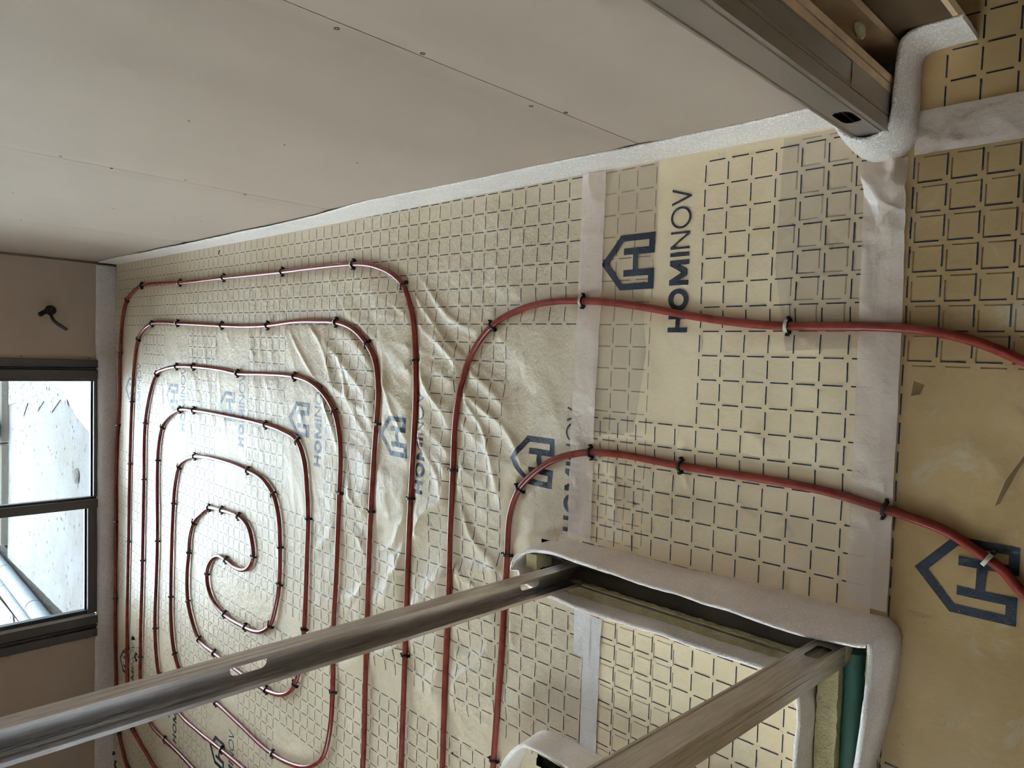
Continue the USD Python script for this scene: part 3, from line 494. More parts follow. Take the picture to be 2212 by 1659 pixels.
def flat_tri(geoms):
    V, F, n = [], [], 0
    for g in geoms:
        for p in getattr(g, 'geoms', [g]):
            v, f = trimesh.creation.triangulate_polygon(p, engine='earcut'); V.append(v); F.append(f + n); n += len(v)
    return np.vstack(V), np.vstack(F)
def logo(parent, xs, b, off, warp=None, mat='print', clip=None):
    """the maker's emblem and word in the blank that starts at xs (right edge) and b (near edge)"""
    for nm, g, (sx, sy, tx, ty) in (('printed_emblem', [EMBLEM], (0.1245, 0.1225, xs - 0.409, b + 0.118)), ('printed_word', WORD, (0.305 / WLEN, 0.047, xs - 0.505, b + 0.031))):
        g = [affinity.affine_transform(q, [sx, 0, 0, sy, tx, ty]) for q in g]
        if clip is not None: g = [q.intersection(clip) for q in g]; g = [q for q in g if not q.is_empty]
        if not g: continue
        v, f = flat_tri(g)
        m = trimesh.Trimesh(np.column_stack([v, np.zeros(len(v))]), f, process=False); m = even(trimesh.Trimesh(m.vertices, m.faces, process=False), 0.014)
        q = np.array(m.vertices)[:, :2]; q = warp(q) if warp else q
        obj(nm, draped(q, np.array(m.faces), off, sub=False), M[mat], parent, True)

PO1 = 0.0007      # print lies this far above its film
steps = lambda a, n: [a + 0.05 * i for i in range(n)]
# --- far right sheet
sh = thing('membrane_sheet', 'large printed plastic film under the red pipe spiral, along the plasterboard wall', 'plastic sheet', 'printed plastic film on the floor')
obj('film', film_sheet(-1.452, 0.010, 1.062, 4.530, 0.0075, 0.0016), M['film'], sh, True)
KN = np.array([0.45, 1.06, 1.649, 2.236, 2.846, 3.468, 4.068, 4.668]); KP = np.arange(-1, 7) * 0.6
def warp1(q): y = np.interp(q[:, 1], KP, KN); return np.column_stack([q[:, 0] + 0.003 * (y - 1.5), y])
def keep1(x, y, alongx):
    blk = (np.mod(y + 1e-6, 0.6) < 0.3 - 1e-4) | False
    xin = (x < -0.355 - 1e-4) & (x > -1.055 + 1e-4)
    yin = (np.mod(y + 1e-4, 0.6) > 2e-4) & (np.mod(y + 1e-4, 0.6) < 0.3)
    return ~(xin & yin) & (x > -1.447) & (x < 0.004) & (np.interp(y, KP, KN) > 1.062) & (np.interp(y, KP, KN) < 4.52)
XL1 = [-0.355 + 0.05 * k for k in range(-23, 8)]; YL1 = [0.05 * k for k in range(-8, 122)]
obj('printed_grid', dashes(XL1, YL1, keep1, 0.0016 + PO1, warp1, 0.0355 * 1.0), M['print'], sh, True, kind='stuff')
for k in range(0, 6): logo(sh, -0.355, 0.6 * k, 0.0016 + PO1, warp1)
# --- far left sheet
sl = thing('membrane_sheet', 'printed plastic film left of the seam, running to the window wall', 'plastic sheet', 'printed plastic film on the floor')
obj('film', film_sheet(-4.2, -1.425, 0.52, 4.50, 0.012, 0.0004), M['film'], sl, True)
def warp2(q): w = warp1(q); return np.column_stack([w[:, 0] - 1.525, w[:, 1] + 0.030])
def keep2(x, y, alongx):
    xin = ((x < -0.355 - 1e-4) & (x > -1.055 + 1e-4)) | ((x > -0.0 + 1e-4))
    yin = (np.mod(y + 1e-4, 0.6) > 2e-4) & (np.mod(y + 1e-4, 0.6) < 0.3)
    Y = np.interp(y, KP, KN)
    return ~(xin & (yin | (x > -0.2))) & (x - 1.525 < -1.455) & (x - 1.525 > -4.1) & (Y > 0.62) & (Y < 4.42)
obj('printed_grid', dashes([-0.355 + 0.05 * k for k in range(-30, 9)], YL1, keep2, 0.0004 + PO1, warp2), M['print'], sl, True, kind='stuff')
for k in range(1, 6): logo(sl, -0.355, 0.6 * k, 0.0004 + PO1, warp2)
# --- middle sheet between the two cross tapes
sm = thing('membrane_sheet', 'printed plastic film between the two wide tape strips in front of the wall', 'plastic sheet', 'printed plastic film on the floor')
obj('film', film_sheet(-0.896, 0.010, 0.425, 1.085, 0.0055, 0.0028), M['film_mid'], sm, True)
TH = 0.0073; O3 = np.array([-0.0235, 0.788])
def warp3(q): d = q - O3; return O3 + np.column_stack([d[:, 0] * math.cos(TH) - d[:, 1] * math.sin(TH), d[:, 0] * math.sin(TH) + d[:, 1] * math.cos(TH)])
def keep3(x, y, alongx):
    xin = (x > -0.5735 + 1e-4)
    yin = (y > 0.788 + 1e-4)
    return ~(xin & yin) & (x > -0.893) & (x < 0.0) & (y > 0.44) & (y < 1.075)
obj('printed_grid', dashes([-0.0235 + 0.05 * k for k in range(-18, 1)], [0.788 + 0.05 * k for k in range(-7, 7)], keep3, 0.0028 + 0.0016, warp3, width=0.0025), M['print'], sm, True, kind='stuff')
logo(sm, 0.130, 0.788, 0.0028 + 0.0017, warp3)
keepg = lambda x0, x1, y0, y1: (lambda x, y, a: (x > x0) & (x < x1) & (y > y0) & (y < y1))
obj('faint_printed_grid', join([dashes([-0.058 + 0.05 * k for k in range(-18, 2)], [0.908 + 0.05 * k for k in range(-1, 4)], keepg(-0.87, 0.0, 0.902, 1.05), 0.0028 + 0.0014),
     dashes([-0.0135 + 0.05 * k for k in range(-8, 1)], [0.446 + 0.05 * k for k in range(0, 5)], keepg(-0.36, 0.0, 0.44, 0.615), 0.0028 + 0.0014)]), M['ghost'], sm, True, kind='stuff', label='faint grid of a second film layer showing through')
def quad_drape(poly, off, size=0.010):
    v, f = trimesh.creation.triangulate_polygon(sg.Polygon(poly), engine='earcut')
    return draped(v, f, off, size)
obj('double_layer', quad_drape([(-0.005, 0.905), (-0.005, 1.06), (-0.62, 1.06), (-0.60, 0.94), (-0.42, 0.915), (-0.30, 0.93), (-0.17, 0.90)], 0.0028 + 0.0012, 0.004), M['flap'], sm, True, label='slightly darker strip where two films overlap')
obj('double_layer', quad_drape([(-0.005, 0.44), (-0.005, 0.625), (-0.25, 0.63), (-0.41, 0.60), (-0.40, 0.44)], 0.0028 + 0.0012, 0.004), M['flap'], sm, True, label='slightly darker patch where two films overlap')
# --- closet sheet
sc_ = thing('membrane_sheet', 'small printed plastic film piece inside the framed closet', 'plastic sheet', 'printed plastic film on the floor')
obj('film', film_sheet(-1.46, -0.995, 0.505, 1.045, 0.006, 0.0028), M['film_mid'], sc_, True)
obj('printed_grid', dashes([-1.186 + 0.05 * k for k in range(-6, 5)], [0.918 + 0.05 * k for k in range(-9, 3)], keepg(-1.45, -0.99, 0.512, 1.03), 0.0028 + PO1, width=0.0025), M['print'], sc_, True, kind='stuff')
obj('faint_printed_grid', dashes([-1.198 + 0.05 * k for k in range(-6, 5)], [0.913 + 0.05 * k for k in range(-9, 3)], keepg(-1.45, -0.99, 0.80, 1.03), 0.0028 + PO1 - 0.0002), M['ghost'], sc_, True, kind='stuff', label='faint grid of a second film layer showing through')
# --- near sheets
sn = thing('membrane_sheet', 'printed plastic film nearest the camera, with the big emblem under the pipe', 'plastic sheet', 'printed plastic film on the floor')
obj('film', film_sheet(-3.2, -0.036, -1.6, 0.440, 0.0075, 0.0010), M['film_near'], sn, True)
def keep4(x, y, a):
    xin = (x < -0.422 - 1e-4) & (x > -1.122 + 1e-4)
    yin = (np.mod(y - 0.095 + 1e-4, 0.6) > 2e-4) & (np.mod(y - 0.095 + 1e-4, 0.6) < 0.3)
    return ~(xin & yin) & (x > -3.1) & (x < -0.05) & (y < 0.43)
obj('printed_grid', dashes([-0.122 + 0.05 * k for k in range(-56, 2)], [0.395 + 0.05 * k for k in range(-26, 1)], keep4, 0.0010 + PO1, width=0.0026, length=0.0365), M['print'], sn, True, kind='stuff')
logo(sn, -0.422, 0.095, 0.0010 + PO1); logo(sn, -0.422, -0.505, 0.0010 + PO1)
obj('faint_printed_grid', dashes([-0.1305 + 0.05 * k for k in range(-6, 2)], [0.3885 + 0.05 * k for k in range(-14, 1)], keepg(-0.435, -0.05, -0.3, 0.43), 0.0010 + PO1 - 0.0002), M['ghost'], sn, True, kind='stuff', label='faint grid of a second film layer showing through')
obj('faded_print', quad_drape([(-0.537, 0.196), (-0.551, 0.204), (-0.586, 0.222), (-0.642, 0.243), (-0.648, 0.250), (-0.606, 0.238), (-0.563, 0.216), (-0.535, 0.203)], 0.0010 + PO1), M['ghost'], sn, True, label='grey blurred stroke of print showing through the film')
obj('faded_print', quad_drape([(-0.456, 0.377), (-0.462, 0.360), (-0.478, 0.366), (-0.482, 0.380)], 0.0010 + PO1), M['ghost'], sn, True, label='small grey blurred print mark beside the tape')
so_ = thing('membrane_sheet', 'printed plastic film beyond the wall end, in the door opening', 'plastic sheet', 'printed plastic film on the floor')
obj('film', film_sheet(-0.040, 1.58, -1.6, 0.44, 0.010, 0.0022), M['film_hall'], so_, True)
obj('printed_grid', dashes([0.037 + 0.05 * k for k in range(-1, 30)], [0.354 + 0.05 * k for k in range(-30, 1)], keepg(-0.03, 1.5, -1.5, 0.44), 0.0022 + PO1, width=0.0026, length=0.0365), M['print'], so_, True, kind='stuff')

# ------------------------------------------------------------------ tapes
def tape(center, width, off, crumple=0.0, seed=1, label='', mat='tape', ripple=0.0028, curl=None):
    c = spline(center, 0.006); t = np.gradient(c, axis=0); t /= np.linalg.norm(t, axis=1, keepdims=True); n = np.stack([-t[:, 1], t[:, 0]], 1)
    nv = 15; u = np.linspace(-0.5, 0.5, nv); L = np.r_[0, np.cumsum(np.linalg.norm(np.diff(c, axis=0), axis=1))]
    edge = 0.0015 * (fbm2(L, L * 0, 14, 3, seed) - 0.5)
    p = c[:, None] + n[:, None] * (u[None, :, None] * width + edge[:, None, None])
    x, y = p[..., 0], p[..., 1]
    z = H(x.ravel(), y.ravel()).reshape(x.shape) + off + ripple * ridge(x, y, 0.45 * math.pi, 14, 6, seed)
    if crumple: z = z + crumple * (np.exp(-(L / 0.10) ** 2)[:, None] * (ridge(x, y, 0.12 * math.pi, 20, 4, seed + 3) + 0.8 * ridge(x, y, -0.2 * math.pi, 30, 6, seed + 5) + 0.5 * ridge(x, y, 0.4 * math.pi, 34, 9, seed + 7)))
    v = np.stack([x, y, z], -1).reshape(-1, 3)
    lo = v.copy(); lo[:, 2] -= 0.0004
    f = grid_faces(len(c), nv)
    m = trimesh.Trimesh(v, f, process=False)
    if (m.face_normals[:, 2] < 0).mean() > 0.5: m.faces = m.faces[:, ::-1]
    o = obj('tape_strip', m, M[mat], None, True); return tagged(o, label, 'tape', 'tape strips on the floor film')
tape([(-0.004, 1.079), (-0.10, 1.081), (-0.23, 1.081), (-0.465, 1.084), (-0.70, 1.085), (-0.872, 1.083)], 0.070, 0.0050, 0.004, 3, 'creased translucent tape across the film from the wall to the foam end cap')
tape([(-0.078, 0.440), (-0.20, 0.437), (-0.355, 0.4345), (-0.60, 0.433), (-0.858, 0.4315)], 0.070, 0.0050, 0.015, 5, 'wide wrinkled translucent tape nearest the camera, starting at the wall end')
tape([(-0.040, 0.395), (-0.0395, 0.30), (-0.039, 0.15), (-0.038, -0.1), (-0.038, -0.6)], 0.072, 0.0046, 0.003, 8, 'translucent tape running towards the camera along the door opening')
tape([(-1.013, 1.064), (-1.09, 1.063), (-1.150, 1.0635)], 0.049, 0.0052, 0.001, 9, 'short white tape piece lying on top inside the closet', 'tape_opaque', 0.0008)
tape([(-1.045, 1.030), (-1.15, 1.0335), (-1.25, 1.033), (-1.372, 1.032)], 0.050, 0.0044, 0.001, 11, 'long white tape strip along the closet floor', 'tape_opaque', 0.0008)

# ------------------------------------------------------------------ foam strips
def foam(path, h, t, label, lean=0.0, bulge=0.004, seed=1, step=0.012, mat='foam', hvar=0.006, prof=None, name='foam_strip', smoothpath=True, ridge_=0.0):
    c = spline(path, step) if smoothpath else np.asarray(path, float)
    n_ = len(c); tg = np.gradient(c, axis=0); tg /= np.linalg.norm(tg, axis=1, keepdims=True); n = np.stack([-tg[:, 1], tg[:, 0]], 1)   # inner side = left of the path
    L = np.r_[0, np.cumsum(np.linalg.norm(np.diff(c, axis=0), axis=1))]
    nz = lambda s, o: meshkit.fbm(np.stack([L * s, np.full(n_, o), np.zeros(n_)], -1), 3, seed) - 0.5
    hh = (h(L) if callable(h) else h) + hvar * 2 * nz(6, 0.3); ln = (lean(L) if callable(lean) else lean) + bulge * 2 * nz(5, 2.7); bl = bulge * 2 * nz(7, 5.1)
    pr = []
    for k in np.linspace(0, 1, 7): pr.append((ln * k**1.5 + bl * np.sin(math.pi * k), hh * k * 0.965))
    pr.append((ln + t * 0.2, hh * 0.992)); pr.append((ln + t * 0.5, hh)); pr.append((ln + t * 0.8, hh * 0.99))
    for k in np.linspace(1, 0, 7): pr.append((ln * k**1.5 + bl * np.sin(math.pi * k) + t, hh * k * 0.965))
    S = len(pr); U = np.stack([np.broadcast_to(q[0], (n_,)) for q in pr], 1); Zs = np.stack([np.broadcast_to(q[1], (n_,)) for q in pr], 1)
    p = np.concatenate([c[:, None] + n[:, None] * U[..., None], Zs[..., None]], -1)
    p[..., :2] += (0.0016 * (meshkit.fbm(p * 60, 2, seed + 9) - 0.5))[..., None]
    v = p.reshape(-1, 3)
    i = np.arange(n_ - 1)[:, None] * S; j = np.arange(S)[None]; k = (j + 1) % S
    f = np.concatenate([np.stack([i + j, i + S + j, i + S + k], -1).reshape(-1, 3), np.stack([i + j, i + S + k, i + k], -1).reshape(-1, 3)])
    v = np.vstack([v, p[0].mean(0), p[-1].mean(0)]); jj = np.arange(S); kk = (jj + 1) % S
    f = np.concatenate([f, np.stack([jj, kk, np.full(S, len(v) - 2)], 1), np.stack([(n_ - 1) * S + kk, (n_ - 1) * S + jj, np.full(S, len(v) - 1)], 1)])
    m = trimesh.Trimesh(v, f, process=False); m.fix_normals()
    return tagged(obj(name, m, M[mat], None, 50), label, 'foam strip', 'white edge foam strips')
hr = lambda L: 0.103 + 0.010 * np.clip((L - 2.2) / 0.6, 0, 1) * np.sin(np.clip(L - 2.2, 0, 9) * 4) ** 2 + 0.022 * np.exp(-((L - 2.75) / 0.35) ** 2)
foam([(WX - 0.0085, 0.47), (WX - 0.0075, 1.0), (WX - 0.008, 1.6), (WX - 0.012, 2.3), (WX - 0.013, 2.9), (WX - 0.012, 3.6), (WX - 0.010, 4.2), (WX - 0.010, 4.52)][::-1], hr, 0.0075, 'long white foam strip along the foot of the right plasterboard wall', lean=0.003, bulge=0.003, seed=3, hvar=0.004)
# foam at the foot of the far wall and window (sloped top)
def far_foam():
    s = np.linspace(0.012, 4.3, 260); n = len(s)
    w = np.clip((s - 0.50) / 0.06, 0, 1) * np.clip((2.14 - s) / 0.05, 0, 1)           # in front of the window it bulges out and slopes
    nz = meshkit.fbm(np.stack([s * 5, s * 0, s * 0], -1), 3, 4) - 0.5
    dpt = 0.011 + w * (0.036 + 0.004 * np.sin((s - 0.55) / 1.55 * math.pi) + 0.004 * nz)
    top = 0.100 - 0.006 * w + 0.004 * nz
    pr = [(PO - 0.001 + 0 * s, top), (PO - 0.003 - 0.30 * dpt, top - 0.004 - 0.004 * w), (PO - 0.85 * dpt, top - 0.010 - 0.010 * w), (PO - dpt, top - 0.021 - 0.024 * w), (PO - dpt * 0.98, 0.028 + 0 * s), (PO - dpt * 0.85, 0.0 + 0 * s)]
    v = np.stack([np.stack([s, o, z], -1) for o, z in pr], 1); S = v.shape[1]
    m = trimesh.Trimesh(v.reshape(-1, 3), grid_faces(n, S), process=False)
    m = far(m); m.faces = m.faces if m.face_normals[:, 1].mean() < 0 else m.faces[:, ::-1]
    return tagged(obj('foam_strip', m, M['foam_shaded'], None, 60), 'white foam strip along the window wall, bulging below the window', 'foam strip', 'white edge foam strips')
far_foam()
FH = 0.101
foam([(0.006, 0.512), (-0.040, 0.503), (-0.068, 0.478), (-0.080, 0.445), (-0.070, 0.410), (-0.045, 0.393), (-0.005, 0.391), (0.050, 0.392), (0.070, 0.392), (0.084, 0.389), (0.091, 0.378), (0.0935, 0.345), (0.094, 0.312)], FH, 0.0085, 'white foam strip wrapped round the wall end and into the door opening', lean=lambda L: 0.012 * np.ones_like(L) * np.exp(-((L - 0.12) / 0.12) ** 2) + 0.001, bulge=0.003, seed=6, step=0.007, hvar=0.004, mat='foam')
outer = [(-1.004, 0.56), (-1.010, 0.80), (-1.013, 1.05), (-1.012, 1.17), (-0.998, 1.222), (-0.968, 1.244), (-0.935, 1.240), (-0.905, 1.205), (-0.888, 1.14), (-0.874, 1.02), (-0.873, 0.80), (-0.868, 0.62), (-0.868, 0.49), (-0.868, 0.425), (-0.868, 0.392), (-0.882, 0.375), (-0.915, 0.371), (-0.98, 0.376), (-1.05, 0.385), (-1.14, 0.399), (-1.35, 0.405), (-1.7, 0.41)]
foam(outer[::-1], lambda L: FH - 0.030 * np.exp(-((L - 1.62) / 0.13) ** 2) - 0.016 * np.exp(-((L - 0.80) / 0.10) ** 2) - 0.024 * (L > 1.75) - 0.014 * np.clip((0.7 - L) / 0.2, 0, 1), 0.0095, 'white foam strip round the partition slot, capped beyond its steel stud', lean=lambda L: 0.030 * np.exp(-((L - 0.98) / 0.26) ** 2) + 0.010 * np.exp(-((L - 1.4) / 0.2) ** 2) + 0.004, bulge=0.006, seed=12, step=0.008, hvar=0.007, mat='foam_bright')
foam([(-1.7, 0.519), (-1.3, 0.517), (-1.15, 0.517), (-1.03, 0.522), (-1.003, 0.535), (-1.000, 0.56)][::-1], 0.075, 0.009, 'white foam strip along the near side of the closet floor', lean=-0.002, bulge=0.005, seed=14, step=0.008, mat='foam_bright')
foam([(-2.0, 1.262), (-1.60, 1.270), (-1.505, 1.262), (-1.440, 1.236), (-1.392, 1.200), (-1.370, 1.165), (-1.364, 1.10), (-1.364, 0.95), (-1.366, 0.56)][::-1], 0.090, 0.010, 'white foam strip round the end of the left partition', lean=0.006, bulge=0.005, seed=17, step=0.008, mat='foam_bright')

# ------------------------------------------------------------------ steel studs and tracks
def c_section(w, f, t=0.0009, lip=0.006, web_ribs=(), flange_ribs=()):
    """C profile as a polyline buffered to sheet thickness: web on y=0 from x=0 to w, flanges to y=-f"""
    pts = [(lip, -f), (0, -f)]
    for r in flange_ribs[::-1]: pts += [(0, -r - 0.0015), (0.0011, -r), (0, -r + 0.0015)]
    pts += [(0, 0)]
    for r in web_ribs: pts += [(r - 0.0025, 0), (r - 0.0010, -0.0016), (r + 0.0010, -0.0016), (r + 0.0025, 0)]
    pts += [(w, 0)]
    for r in flange_ribs: pts += [(w, -r + 0.0015), (w - 0.0011, -r), (w, -r - 0.0015)]
    pts += [(w, -f), (w - lip, -f)]
    return sg.LineString(pts).buffer(t / 2, cap_style='flat', join_style='mitre')
def stud(w, f, z0, z1, holes=(), **kw):
    m = tri2man(prism(c_section(w, f, **kw), z0, z1))
    for hx, hz, hw, hl in holes:
        cs = m3.CrossSection.square((hw - 0.021, hl - 0.021), True).offset(0.0105, m3.JoinType.Round, circular_segments=24)
        k = cs.extrude(0.02).rotate((90, 0, 0)).translate((hx, 0.01, hz)); m = m - k
    return man2tri(m)
def place(m, R, T): m = m.copy(); v = np.array(m.vertices) @ np.array(R, float).T + np.array(T); m.vertices = v; return (m if np.linalg.det(np.array(R, float)) > 0 else trimesh.Trimesh(v, m.faces[:, ::-1], process=False))
sL = thing('steel_stud', 'galvanised steel stud with oval holes crossing the picture in front of the spiral', 'steel stud', 'steel studs', (-0.977, 1.10, 0))
obj('channel', place(stud(0.049, 0.0355, 0.0, CEIL, [(0.0245, 0.158, 0.024, 0.062), (0.0245, 0.822, 0.024, 0.062), (0.0245, 1.49, 0.024, 0.062), (0.0245, 2.1, 0.024, 0.062)], web_ribs=(0.006, 0.043), flange_ribs=(0.010, 0.024)), np.eye(3), (0, 0, 0)), M['steel_light'], sL, 25)
sR = thing('steel_stud', 'dusty galvanised steel stud at the closet corner nearest the camera', 'steel stud', 'steel studs', (-0.930, 0.455, 0))
ca, sa = math.cos(0.028), math.sin(0.028)
Rr = np.array([[1, 0, 0], [0, ca, sa], [0, -sa, ca]]) @ np.array([[0, 1, 0], [1, 0, 0], [0, 0, 1]], float)
obj('channel', place(stud(0.048, 0.037, -0.004, CEIL, [(0.019, 0.097, 0.026, 0.066), (0.024, 0.76, 0.026, 0.066), (0.024, 1.4, 0.026, 0.066)], web_ribs=(0.042,), flange_ribs=(0.006, 0.018)), Rr, (0, 0, 0)), M['steel_light'], sR, 25)
obj('inner_channel', place(stud(0.044, 0.020, -0.004, CEIL, web_ribs=(0.022,)), Rr, np.array([-0.006, 0.002, 0])), M['steel_dusty'], sR, 25)
obj('dust_coat', place(prism(sg.LineString([(0.0, -0.030), (0.0, 0), (0.048, 0)]).buffer(0.0009, cap_style='flat', join_style='mitre'), -0.003, 0.026), Rr, (0.0004, -0.0004, 0)), M['pu_cut'], sR, 25, label='yellow foam dust coat on the stud foot')
sA = thing('steel_stud', 'grey steel stud with an oval hole at the end of the right wall', 'steel stud', 'steel studs', (-0.054, 0.410, 0))
Ra = np.array([[0, -1, 0], [1, 0, 0], [0, 0, 1]], float)
obj('channel', place(stud(0.055, 0.0205, 0.004, CEIL, [(0.026, 0.202, 0.028, 0.060), (0.026, 0.86, 0.028, 0.060), (0.026, 1.5, 0.028, 0.06)], web_ribs=(0.007, 0.049)), Ra, (0, 0, 0)), M['steel'], sA, 25)
sB = thing('steel_stud', 'brownish shaded steel stud between the grey stud and the plasterboard edges', 'steel stud', 'steel studs', (-0.031, 0.411, 0))
Rb = np.array([[1, 0, 0], [0, -1, 0], [0, 0, 1]], float)
obj('channel', place(stud(0.036, 0.050, 0.004, CEIL, web_ribs=(0.004,)), Rb, (0, 0, 0)), M['steel'], sB, 25)
obj('sleeve', place(stud(0.0372, 0.046, 0.004, 0.262, web_ribs=(0.004,)), Rb, (-0.0006, -0.0012, 0)), M['steel'], sB, 25)
sC = thing('steel_stud', 'recessed steel stud with a torn hole beside the brown board', 'steel stud', 'steel studs', (0.0365, 0.412, 0))
obj('channel', place(stud(0.0485, 0.048, 0.004, CEIL, [(0.031, 0.232, 0.020, 0.055), (0.031, 0.85, 0.02, 0.055)]), Rb, (0, 0, 0)), M['steel'], sC, 25)
fl_ = lump((0.027, 0.004, 0.226), 0.0135, 31, (0.8, 0.5, 1.5)); obj('fluff', fl_, M['pu'], sC, 40, label='yellowish fluff in the stud hole')
def track(name, x0, x1, y0, y1, label, along_y=True):
    t = thing(name, label, 'track', 'steel floor tracks')
    obj('base', box(x0, x1, y0, y1, -0.027, -0.0015), M['track'], t, False)
    if along_y:
        for q in ((x0, x0 + 0.001), (x1 - 0.001, x1)): obj('flange', box(q[0], q[1], y0, y1, -0.01, 0.026), M['steel_dusty'], t, False)
    else:
        for q in ((y0, y0 + 0.001), (y1 - 0.001, y1)): obj('flange', box(x0, x1, q[0], q[1], -0.01, 0.020), M['steel_dusty'], t, False)
    return t
track('floor_track', -0.9785, -0.9265, 0.512, 1.175, 'dusty brown steel floor track in the slot under the long stud')
def rough_bar(x0, x1, y0, y1, z0, z1, amp, seed, size=0.008):
    m = box(x0, x1, y0, y1, z0, z1).subdivide_to_size(size); v = np.array(m.vertices)
    d = meshkit.fbm(v * 70, 3, seed)[:, None] - 0.5; e = meshkit.fbm(v * 70 + 9, 3, seed + 1)[:, None] - 0.5
    v += amp * 2 * np.hstack([d, e, meshkit.fbm(v * 60 + 20, 3, seed + 2)[:, None] - 0.5]); m.vertices = v; return m
def lip(args, label, seed):
    o = obj('insulation_lip', rough_bar(*args, 0.003, seed), M['pu'], None, 60); return tagged(o, label, 'insulation', 'sprayed foam edges beside the partition slots')
lip((-1.0035, -0.974, 0.535, 1.17, -0.03, 0.016), 'yellow sprayed foam edge left of the brown floor track', 3)
lip((-0.960, -0.925, 1.180, 1.215, -0.03, 0.050), 'yellow sprayed foam crumb at the far end of the slot', 5)
lip((-1.75, -0.90, 0.398, 0.424, -0.03, 0.014), 'yellow sprayed foam edge on the camera side of the green pipe', 7)
lip((-1.75, -0.972, 0.468, 0.505, -0.03, 0.016), 'yellow sprayed foam edge on the closet side of the green pipe', 9)
lip((-1.403, -1.384, 0.56, 1.165, -0.03, 0.060), 'yellow sprayed foam edge at the left partition end', 11)
tagged(obj('foam_rubble', join([lump((-0.917 + 0.01 * random.uniform(-1, 1), 0.515 + 0.05 * random.random(), 0.006 + 0.012 * random.random()), 0.006 + 0.005 * random.random(), 40 + i, (1, 1, 0.8), 2) for i in range(26)]), M['rubble'], None, 40), 'grey rubble of foam dust beside the closet corner stud', 'rubble', None, 'stuff')
gp = spline([(-0.950, 0.452, -0.013), (-1.0, 0.4515, -0.013), (-1.1, 0.4505, -0.013), (-1.3, 0.4510, -0.013), (-1.74, 0.452, -0.013)], 0.03)
tagged(obj('conduit', tube(gp, 0.0185, 24), M['green'], None, 50), 'dark green plastic pipe lying in the slot below the corner stud', 'pipe')
pst = thing('steel_stud', 'dark steel stud standing in the left partition end at the picture edge', 'steel stud', 'steel studs', (-1.462, 1.075, 0))
obj('channel', place(stud(0.049, 0.036, 0.0, CEIL, web_ribs=(0.006, 0.043)), np.eye(3), (0, 0, 0)), M['steel_dusty'], pst, 25)

# ------------------------------------------------------------------ the red pipe and its clips
R_PIPE, PZ = 0.0082, 0.0122
zz = PZ + 0.0015 * (meshkit.fbm(np.column_stack([ROUTE * 3, np.zeros(len(ROUTE))]), 2, 8) - 0.5)
tagged(obj('heating_pipe', tube(np.column_stack([ROUTE, zz]), R_PIPE, 14), M['pipe'], None, True), 'long red plastic heating pipe laid in a rectangular double spiral on the film', 'pipe')
def arch(r0, r1, w, a0=-0.25, a1=math.pi + 0.25, n=16):
    th = np.linspace(a0, a1, n); o = np.stack([r1 * np.cos(th), r1 * np.sin(th)], 1); i = np.stack([r0 * np.cos(th), r0 * np.sin(th)], 1)
    m = prism(sg.Polygon(np.vstack([o, i[::-1]])), -w / 2, w / 2)
    m.apply_transform(trimesh.transformations.rotation_matrix(math.pi / 2, (1, 0, 0))); m.apply_transform(trimesh.transformations.rotation_matrix(math.pi / 2, (0, 0, 1))); return m
def foot(s):
    a = rbox(-0.0030, 0.0030, 0.0092, 0.0165, -0.008, 0.0005, 0.0008); b = rbox(-0.0022, 0.0022, 0.0145, 0.0190, -0.006, 0.0050, 0.0008)
    c = rbox(-0.0040, 0.0040, 0.0105, 0.0140, -0.0095, -0.0035, 0.0006); m = join([a, b, c])
    if s < 0: m.apply_transform(trimesh.transformations.rotation_matrix(math.pi, (0, 0, 1)))
    return m
def make_clip(cream, label):
    t = thing('pipe_clip', label, 'clip', 'pipe clips')
    obj('arch', arch(0.0088, 0.0126, 0.0056), M['clip'], t, 30)
    obj('foot', foot(1), M['clip'], t, 30); obj('foot', foot(-1), M['clip'], t, 30)
    if cream:
        m = join([arch(0.0124, 0.0139, 0.0062, 0.55, math.pi - 0.55, 9)]); v = np.array(m.vertices); v[:, 0] += 0.0010 * np.sin(v[:, 1] * 900); m.vertices = v
        m.apply_translation((-0.0008, 0, 0)); obj('cream_strip', m, M['cream'], t, 20, label='cream strip stuck over the clip')
    return t
RUN = {'A': 'outermost turn', 'B': 'second turn', 'C': 'third turn', 'D': 'fourth turn', 'E': 'fifth turn', 'F': 'innermost loop', 'R1': 'right foreground run', 'R2': 'left foreground run'}
ORD = ['first', 'second', 'third', 'fourth', 'fifth', 'sixth', 'seventh', 'eighth', 'ninth', 'tenth', 'eleventh', 'twelfth', 'thirteenth', 'fourteenth', 'fifteenth', 'sixteenth']
SEG = np.linalg.norm(np.gradient(ROUTE, axis=0), axis=1)
protos = {}
